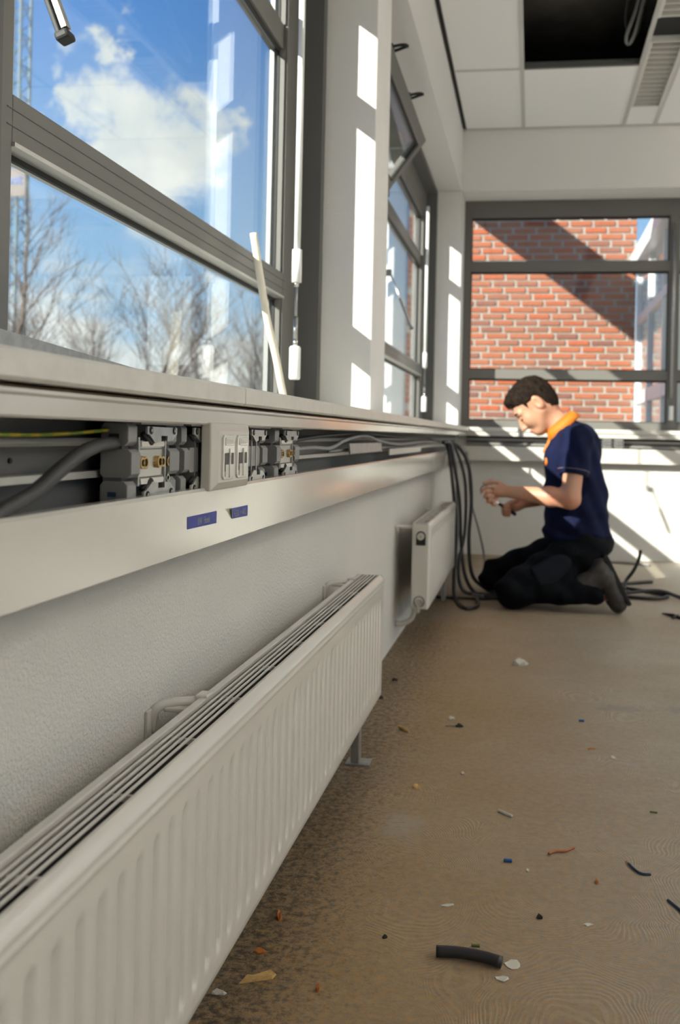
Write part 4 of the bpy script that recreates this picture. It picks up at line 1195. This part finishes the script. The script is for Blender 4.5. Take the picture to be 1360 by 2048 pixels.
class SDF:
    def __init__(s, lo, hi, h):
        s.h = h; s.lo = np.array(lo, float)
        n = np.ceil((np.array(hi) - s.lo) / h).astype(int) + 1
        s.n = n; s.f = np.full(n, .2, np.float32)
        s.ax = [s.lo[i] + h * np.arange(n[i]) for i in range(3)]
    def region(s, lo, hi, pad):
        sl = []
        for i in range(3):
            a = max(0, int((lo[i] - pad - s.lo[i]) / s.h)); b = min(s.n[i], int((hi[i] + pad - s.lo[i]) / s.h) + 2)
            sl.append(slice(a, max(a + 1, b)))
        X = np.meshgrid(*[s.ax[i][sl[i]] for i in range(3)], indexing='ij')
        return tuple(sl), X
    def put(s, sl, d, k, op='add'):
        f = s.f[sl]; d = d.astype(np.float32)
        if op == 'add':
            if k > 0:
                hh = np.clip(.5 + .5 * (f - d) / k, 0, 1); s.f[sl] = f * (1 - hh) + d * hh - k * hh * (1 - hh)
            else: s.f[sl] = np.minimum(f, d)
        else:
            d = -d
            if k > 0:
                hh = np.clip(.5 - .5 * (f - d) / k, 0, 1); s.f[sl] = f * (1 - hh) + d * hh + k * hh * (1 - hh)
            else: s.f[sl] = np.maximum(f, d)
    def cap(s, a, b, ra, rb=None, k=.02, op='add'):
        rb = ra if rb is None else rb
        a = np.array(a, float); b = np.array(b, float); R_ = max(ra, rb)
        sl, X = s.region(np.minimum(a, b) - R_, np.maximum(a, b) + R_, .06)
        ab = b - a; L2 = ab @ ab + 1e-12
        t = np.clip(sum((X[i] - a[i]) * ab[i] for i in range(3)) / L2, 0, 1)
        d_ = np.sqrt(sum((X[i] - a[i] - t * ab[i]) ** 2 for i in range(3))) - (ra + (rb - ra) * t)
        s.put(sl, d_, k, op); return s
    def ell(s, c, r, k=.02, R=None, op='add'):
        """ellipsoid, radii r along the columns of R (3x3) or world axes"""
        c = np.array(c, float); r = np.array(r, float); m = r.max()
        sl, X = s.region(c - m, c + m, .06)
        P = np.stack([X[i] - c[i] for i in range(3)], -1)
        if R is not None: P = P @ np.array(R)
        q = P / r; k0 = np.linalg.norm(q, axis=-1); k1 = np.linalg.norm(q / r, axis=-1) + 1e-9
        s.put(sl, k0 * (k0 - 1) / k1, k, op); return s
    def grid(s):
        return np.meshgrid(*s.ax, indexing='ij')
    def mesh(s, name, m, parent, smooth_it=2):
        v, f = surface_nets(s.f, s.lo, s.h)
        # light Laplacian smoothing
        e = np.concatenate([f[:, [0, 1]], f[:, [1, 2]], f[:, [2, 3]], f[:, [3, 0]]])
        for _ in range(smooth_it):
            acc = np.zeros_like(v); num = np.zeros(len(v))
            np.add.at(acc, e[:, 0], v[e[:, 1]]); np.add.at(num, e[:, 0], 1)
            np.add.at(acc, e[:, 1], v[e[:, 0]]); np.add.at(num, e[:, 1], 1)
            v = .5 * v + .5 * acc / num[:, None]
        me = bpy.data.meshes.new(name)
        me.from_pydata((v - np.array(wloc(parent))).tolist(), [], f.tolist()); me.update()
        return mesh_obj(name, me, m, parent, True)

PB = Vector((.60, 4.27, 0))
man = thing('person', PB, 'person kneeling on the floor in navy polo shirt and dark work trousers', 'person')
# head frame: looks down and to the left of the picture
HC = np.array((.468, 4.27, .876)); ang = math.radians(45)
hf = np.array((-math.cos(ang), 0, -math.sin(ang))); hu = np.array((-math.sin(ang), 0, math.cos(ang))); hs = np.array((0, -1., 0))
def hp(f_, s_, u_): return HC + hf * f_ + hs * s_ + hu * u_
HR = np.stack([hf, hs, hu], 1)

SL, EL, WL = np.array((.652, 4.105, .728)), np.array((.628, 4.055, .478)), np.array((.385, 4.095, .497))
SR, ER, WR = np.array((.652, 4.435, .728)), np.array((.600, 4.490, .475)), np.array((.425, 4.300, .440))

body = SDF((.24, 3.98, .33), (.76, 4.56, 1.0), .0034)
body.ell(hp(-.012, 0, .028), (.097, .074, .090), .0, HR)
body.ell(hp(.028, 0, -.040), (.060, .057, .076), .03, HR)
body.ell(hp(.060, 0, -.098), (.024, .028, .020), .025, HR)
for s_ in (-1, 1):
    body.cap(hp(-.006, .056 * s_, -.045), hp(.046, .020 * s_, -.098), .018, .018, .03)
    body.ell(hp(.052, .036 * s_, -.034), (.026, .024, .030), .025, HR)
    body.cap(hp(.078, .012 * s_, .016), hp(.068, .046 * s_, .014), .012, .010, .016)
    body.ell(hp(.088, .031 * s_, -.006), (.016, .015, .011), .010, HR, 'sub')
    body.ell(hp(.072, .031 * s_, -.006), (.013, .014, .012), .004, HR)
    # ear
    body.ell(hp(-.020, .080 * s_, -.004), (.020, .011, .034), .006, HR)
    body.ell(hp(-.014, .091 * s_, -.002), (.0115, .009, .022), .003, HR, 'sub')
body.cap(hp(.080, 0, .010), hp(.103, 0, -.046), .009, .0125, .012)
for s_ in (-1, 1): body.ell(hp(.090, .010 * s_, -.050), (.012, .009, .009), .008, HR)
body.ell(hp(.083, 0, -.076), (.010, .023, .0065), .007, HR)
body.ell(hp(.079, 0, -.087), (.010, .020, .0065), .006, HR)
body.ell(hp(-.032, 0, -.022), (.072, .064, .072), .03, HR)
body.cap((.535, 4.27, .832), (.606, 4.27, .775), .049, .055, .025)
body.cap((.620, 4.27, .745), (.655, 4.27, .46), .055, .08, .03)
for (Sh, El, Wr) in ((SL, EL, WL), (SR, ER, WR)):
    body.cap((.635, 4.27, .70), Sh, .05, .040, .02)
    body.cap(Sh, El, .043, .041, .02)
    mid = El * .65 + Wr * .35
    body.cap(El, mid, .040, .040, .02)
    body.cap(mid, Wr, .039, .0265, .02)
# left hand: palm forward, index and thumb pinching a wire, other fingers curled under
def finger(pts, r0, r1):
    for i in range(len(pts) - 1):
        a = r0 + (r1 - r0) * i / (len(pts) - 1); b = r0 + (r1 - r0) * (i + 1) / (len(pts) - 1)
        body.cap(pts[i], pts[i + 1], a * .92, b * .92, .002)
pw = WL
body.ell(pw + (-.045, 0, .004), (.046, .022, .028), .015)
finger([pw + (-.076, -.008, .020), pw + (-.104, -.016, .020), pw + (-.124, -.016, .008), pw + (-.130, -.010, -.004)], .0092, .0074)
finger([pw + (-.078, -.004, .003), pw + (-.106, -.016, -.003), pw + (-.116, -.012, -.021), pw + (-.104, .000, -.029)], .0094, .0074)
finger([pw + (-.074, .000, -.014), pw + (-.098, -.014, -.024), pw + (-.102, -.008, -.042), pw + (-.088, .004, -.048)], .0090, .0070)
finger([pw + (-.064, .004, -.028), pw + (-.082, -.010, -.042), pw + (-.082, -.002, -.056), pw + (-.068, .006, -.059)], .0082, .0064)
finger([pw + (-.030, .010, .024), pw + (-.062, .014, .040), pw + (-.094, .006, .044), pw + (-.120, -.004, .036)], .0108, .0078)
# right hand: gripping a small tool
pw = WR
dv = np.array((-.80, -.30, -.35)); dv /= np.linalg.norm(dv)
body.ell(pw + dv * .040, (.040, .026, .026), .015)
for i, (oz, l_) in enumerate(((.018, 1.0), (.005, 1.08), (-.009, 1.0), (-.021, .85))):
    b_ = pw + dv * .070 + (0, 0, oz)
    finger([b_, b_ + np.array((-.020, -.020, -.004)) * l_, b_ + np.array((-.012, -.040, -.008)) * l_, b_ + np.array((.010, -.040, -.010)) * l_], .0092, .0072)
finger([pw + dv * .02 + (0, -.016, .018), pw + dv * .05 + (0, -.030, .024), pw + dv * .075 + (0, -.034, .018)], .0105, .0080)
bo = body.mesh('body', 'skin', man, 1)

# hair
hair = SDF(HC - .17, HC + .17, .004)
hair.ell(hp(-.013, 0, .031), (.103, .0790, .095), .0, HR)
hair.ell(hp(.046, 0, .086), (.046, .052, .024), .03, HR)
hair.ell(hp(-.032, 0, -.020), (.0755, .0665, .0745), .025, HR)
X = hair.grid(); P = np.stack([X[i] - HC[i] for i in range(3)], -1) @ HR
fw, sd, up_ = P[..., 0], np.abs(P[..., 1]), P[..., 2]
tuft = (.0028 * np.sin(fw * 210 + 7 * np.sin(P[..., 1] * 60)) * np.sin(up_ * 120 + P[..., 1] * 50) + .0018 * np.sin(P[..., 1] * 260 + up_ * 90 + fw * 60)) * np.clip(.35 + up_ * 9, .2, 1.2)
hair.f += tuft.astype(np.float32)
line = np.where(fw > .03, .036 + (fw - .03) * .38, np.where(fw > -.022, .024, np.where(fw > -.045, .024 + (fw + .022) * 4.0, -.068 + (fw + .045) * .2)))
line = np.where((fw > .016) & (fw < .034), -.012 + np.abs(fw - .025) * 5.2, line)      # sideburn
hair.f = np.maximum(hair.f, (line - up_).astype(np.float32) * .7)
hair.mesh('hair', 'hair', bo, 1)
# brows and lashes
for s_ in (-1, 1):
    MB().tube([hp(.089, .014 * s_, .020), hp(.086, .032 * s_, .024), hp(.074, .050 * s_, .018)], [.0035, .004, .002], 6).build('eyebrow', 'hair', bo, smooth=True)
    MB().tube([hp(.086, .020 * s_, -.010), hp(.0865, .031 * s_, -.014), hp(.079, .044 * s_, -.011)], [.0016, .0026, .0014], 6).build('eyelash', 'eye', bo, smooth=True)
MB().tube([hp(.0905, .012, -.0815), hp(.092, 0, -.0815), hp(.0905, -.012, -.0815)], .0018, 5).build('lip_line', mat('lip_line', (.30, .09, .07), .5), bo, smooth=True)

# polo shirt
sh = SDF((.46, 3.95, .24), (.86, 4.60, .86), .0065)
sh.ell((.640, 4.27, .625), (.120, .180, .165), .0)
sh.ell((.662, 4.27, .455), (.138, .158, .19), .06)
sh.ell((.668, 4.27, .33), (.146, .172, .10), .05)
sh.cap((.645, 4.12, .730), (.645, 4.42, .730), .052, .052, .045)
sh.ell((.672, 4.27, .690), (.082, .14, .10), .05)
sh.cap((.616, 4.27, .765), (.63, 4.27, .70), .055, .085, .035)
for (Sh, El) in ((SL, EL), (SR, ER)):
    cut_ = Sh + (El - Sh) * .60
    sh.cap(Sh, cut_, .062, .060, .035)
X = sh.grid()
fold = .006 * np.sin(X[2] * 62 + 2.2 * np.sin(X[0] * 22) + X[1] * 9) * np.clip((.60 - X[2]) / .2, 0, 1) + .004 * np.sin(X[0] * 70 + X[2] * 38 + X[1] * 25)
fold += .005 * np.sin(X[2] * 120 + X[0] * 30) * np.clip((.38 - X[2]) / .08, 0, 1)
sh.f += fold.astype(np.float32)
# flat hem at the waist and sleeve ends, open neck
sh.f = np.maximum(sh.f, (.285 + .25 * (X[0] - .66) * -.25 - X[2] + .010 * np.sin(X[0] * 40 + X[1] * 30)).astype(np.float32))
nk = np.array((.604, 4.27, .782)); nd = np.array((-.62, 0, .78))
sh.f = np.maximum(sh.f, (sum((X[i] - nk[i]) * nd[i] for i in range(3)) - .004).astype(np.float32) - np.where(np.abs(X[1] - 4.27) > .075, .2, 0).astype(np.float32))
for (Sh, El) in ((SL, EL), (SR, ER)):
    ax_ = (El - Sh) / np.linalg.norm(El - Sh); cp_ = Sh + (El - Sh) * .60
    near = np.sqrt(sum((X[i] - cp_[i]) ** 2 for i in range(3))) < .105
    outer = (X[1] < 4.125) if Sh is SL else (X[1] > 4.415)
    pl_ = sum((X[i] - cp_[i]) * ax_[i] for i in range(3))
    sh.f = np.where(near & outer & (pl_ > -.02), np.maximum(sh.f, pl_.astype(np.float32)), sh.f)
so_ = sh.mesh('shirt', 'shirt', man, 2)
# orange collar: a folded band round the neck
cc = np.array((.590, 4.27, .796)); ca = np.array((.70, 0, -.10)); ca /= np.linalg.norm(ca)
col_ = MB(); n_ = 40
fwd = np.array((-.74, 0, -.67)); upv = np.array((-.67, 0, .74)); sid = np.array((0, 1., 0))
vv = []
for i in range(n_):
    t_ = 2 * math.pi * i / n_
    rad = fwd * math.cos(t_) * .073 + sid * math.sin(t_) * .072
    low_ = cc + rad * 1.18 - upv * (.030 + .018 * max(0, math.cos(t_)) ** 2)
    top_ = cc + rad * .93 + upv * .016
    inn = cc + rad * .86 - upv * .022
    vv += [low_, cc + rad * 1.12 - upv * .006, top_, inn]
ff = []
for i in range(n_):
    j = (i + 1) % n_
    for q in range(3): ff.append((4 * i + q, 4 * j + q, 4 * j + q + 1, 4 * i + q + 1))
col_.add(vv, ff)
co_ = col_.build('collar', 'shirt_orange', so_, smooth=True)
sd_ = co_.modifiers.new('thickness', 'SOLIDIFY'); sd_.thickness = .005; sd_.offset = 0
from mathutils.bvhtree import BVHTree
def bvh_of(o):
    me = o.data; w_ = wloc(o)
    return BVHTree.FromPolygons([v_.co + w_ for v_ in me.vertices], [tuple(p.vertices) for p in me.polygons])
bs = bvh_of(so_)
pk = []
for z in np.linspace(.745, .665, 7):
    hit = bs.ray_cast(Vector((.2, 4.262, z)), Vector((1, 0, 0)))[0]
    if hit is not None: pk.append(np.array(hit))
if len(pk) > 2:
    MB().tube(pk, [.009] * len(pk), 8).build('placket', 'shirt_orange', so_, smooth=True)
hit = bs.ray_cast(Vector((.2, 4.215, .628)), Vector((1, 0, 0)))[0]
if hit is not None:
    h_ = np.array(hit); MB().tube([h_ + (.006, 0, 0), h_ + (-.002, 0, 0), h_ + (-.005, 0, 0)], [.020, .019, .014], 14).build('chest_emblem', 'shirt_orange', so_, smooth=True)
# pale stitched line at the sleeve hem
ax_ = (EL - SL) / np.linalg.norm(EL - SL); cp_ = SL + (EL - SL) * .53
ua = np.cross(ax_, (0, 1, 0)); ua /= np.linalg.norm(ua); ub = np.cross(ax_, ua)
MB().tube([cp_ + .0655 * (math.cos(t_) * ua + math.sin(t_) * ub) for t_ in np.linspace(0, 2 * math.pi, 30)], .0014, 5).build('sleeve_stitching', mat('stitching', (.22, .17, .22), .8), so_)

# trousers
tr = SDF((.22, 3.93, -.02), (.90, 4.66, .42), .0068)
tr.ell((.700, 4.27, .275), (.125, .165, .105), .0)
LH, LK, LA = (.690, 4.175, .245), (.405, 4.085, .088), (.735, 4.095, .088)
RH, RK, RA = (.690, 4.375, .245), (.315, 4.520, .088), (.690, 4.470, .080)
for H_, K_, A_ in ((LH, LK, LA), (RH, RK, RA)):
    tr.cap(H_, K_, .098, .074, .028)
    tr.cap(K_, A_, .066, .056, .012)
    tr.ell((K_[0] - .012, K_[1], .062), (.068, .066, .060), .03)
X = tr.grid()
wr_ = .0060 * np.sin(X[0] * 34 + X[2] * 52 + 2 * np.sin(X[1] * 14)) + .0025 * np.sin(X[2] * 80 - X[0] * 52 + 1.5 * np.sin(X[1] * 22)) + .003 * np.sin(X[0] * 85 + X[1] * 18) * np.clip((.14 - X[2]) / .06, 0, 1)
tr.f += (wr_ * np.clip((X[2] + .01) / .08, .2, 1)).astype(np.float32)
tr.f = np.maximum(tr.f, (.001 - X[2]).astype(np.float32))
to_ = tr.mesh('trousers', 'trousers', man, 2)
# thigh pocket with a pale seam, knee pad
pc = SDF((.40, 3.93, .05), (.74, 4.20, .36), .006)
pc.cap((.60, 4.132, .205), (.50, 4.102, .140), .0865, .0815, .0)
X = pc.grid()
q = sum((X[i] - np.array((.57, 4.1, .175))[i]) * np.array((-.84, 0, -.54))[i] for i in range(3)); r2_ = sum((X[i] - np.array((.57, 4.1, .175))[i]) * np.array((-.54, 0, .84))[i] for i in range(3))
pc.f = np.maximum.reduce([pc.f, (np.abs(q) - .085).astype(np.float32), (np.abs(r2_) - .060).astype(np.float32), (X[1] - 4.06).astype(np.float32)])
pc.mesh('thigh_pocket', 'pocket', to_, 2)
# boots
def boot(y, dx, name_label):
    b_ = empty('boot', (.80 + dx, y, 0), man)
    bt = SDF((.62 + dx, y - .09, -.01), (.96 + dx, y + .09, .30), .005)
    bt.cap((.700 + dx, y, .105), (.778 + dx, y, .150), .054, .050, .0)
    bt.cap((.775 + dx, y, .190), (.835 + dx, y, .075), .042, .046, .03)
    bt.ell((.848 + dx, y, .050), (.040, .047, .048), .02)
    X = bt.grid(); bt.f = np.maximum(bt.f, (.002 - X[2]).astype(np.float32))
    bt.f += (.0010 * np.sin(X[2] * 120 - X[0] * 160)).astype(np.float32)
    up = bt.mesh('upper', 'boot', b_, 1)
    d0, d1 = np.array((.800 + dx, y, .245)), np.array((.902 + dx, y, .045))
    ax2 = (d1 - d0) / np.linalg.norm(d1 - d0); nn_ = np.array((.89, 0, .45))
    sole = MB(); vv = []
    outl = [(0, .030), (.02, .037), (.08, .032), (.15, .043), (.20, .044), (.225, .030)]
    for t_, w2 in outl:
        for o2 in (-.006, .012):
            for sgn in (-1, 1):
                vv.append(d0 + ax2 * t_ - nn_ * .012 + nn_ * o2 + np.array((0, sgn * w2, 0)))
    n2 = len(outl); ff = []
    for i in range(n2 - 1):
        a = 4 * i; c = 4 * (i + 1)
        ff += [(a, a + 1, c + 1, c), (a + 2, c + 2, c + 3, a + 3), (a, c, c + 2, a + 2), (a + 1, a + 3, c + 3, c + 1)]
    ff += [(0, 2, 3, 1), (4 * n2 - 4, 4 * n2 - 3, 4 * n2 - 1, 4 * n2 - 2)]
    sole.add(vv, ff).build('sole', 'boot_sole', b_, bevel=.003)
    for i in range(4):
        p = np.array((.735 + dx + i * .018, y, .085 - i * .004))
        MB().tube([p + (-.004, -.052, .012), p + (0, -.050, -.006), p + (.012, -.045, -.012)], .0026, 6).build('lace', 'lace', b_)
boot(4.095, -.012, '')
boot(4.470, -.05, '')

# things in his hands
tool = thing('cable_knife', WR + np.array((-.09, -.06, -.02)), 'small dark hand tool held in the lower hand', 'tool')
c0 = WR + np.array((-.070, -.050, -.022))
MB().tube([c0 + (.045, .012, -.030), c0 + (0, 0, 0), c0 + (-.030, -.008, .018)], [.008, .009, .007], 10).build('handle', 'rubber', tool, smooth=True)
MB().tube([c0 + (-.030, -.008, .018), c0 + (-.052, -.014, .032)], [.004, .002], 8).build('blade', 'steel', tool)
w0_ = WL + np.array((-.118, -.004, .014))
tag(MB().tube(catmull([w0_ + (.040, .004, .020), w0_ + (.004, 0, .014), w0_ + (-.012, 0, .004), w0_ + (-.018, .004, -.012)], 5), .0032, 8).build('wire_piece', 'cable_mid', None, smooth=True), 'short wire pinched between finger and thumb of the raised hand', 'wire')
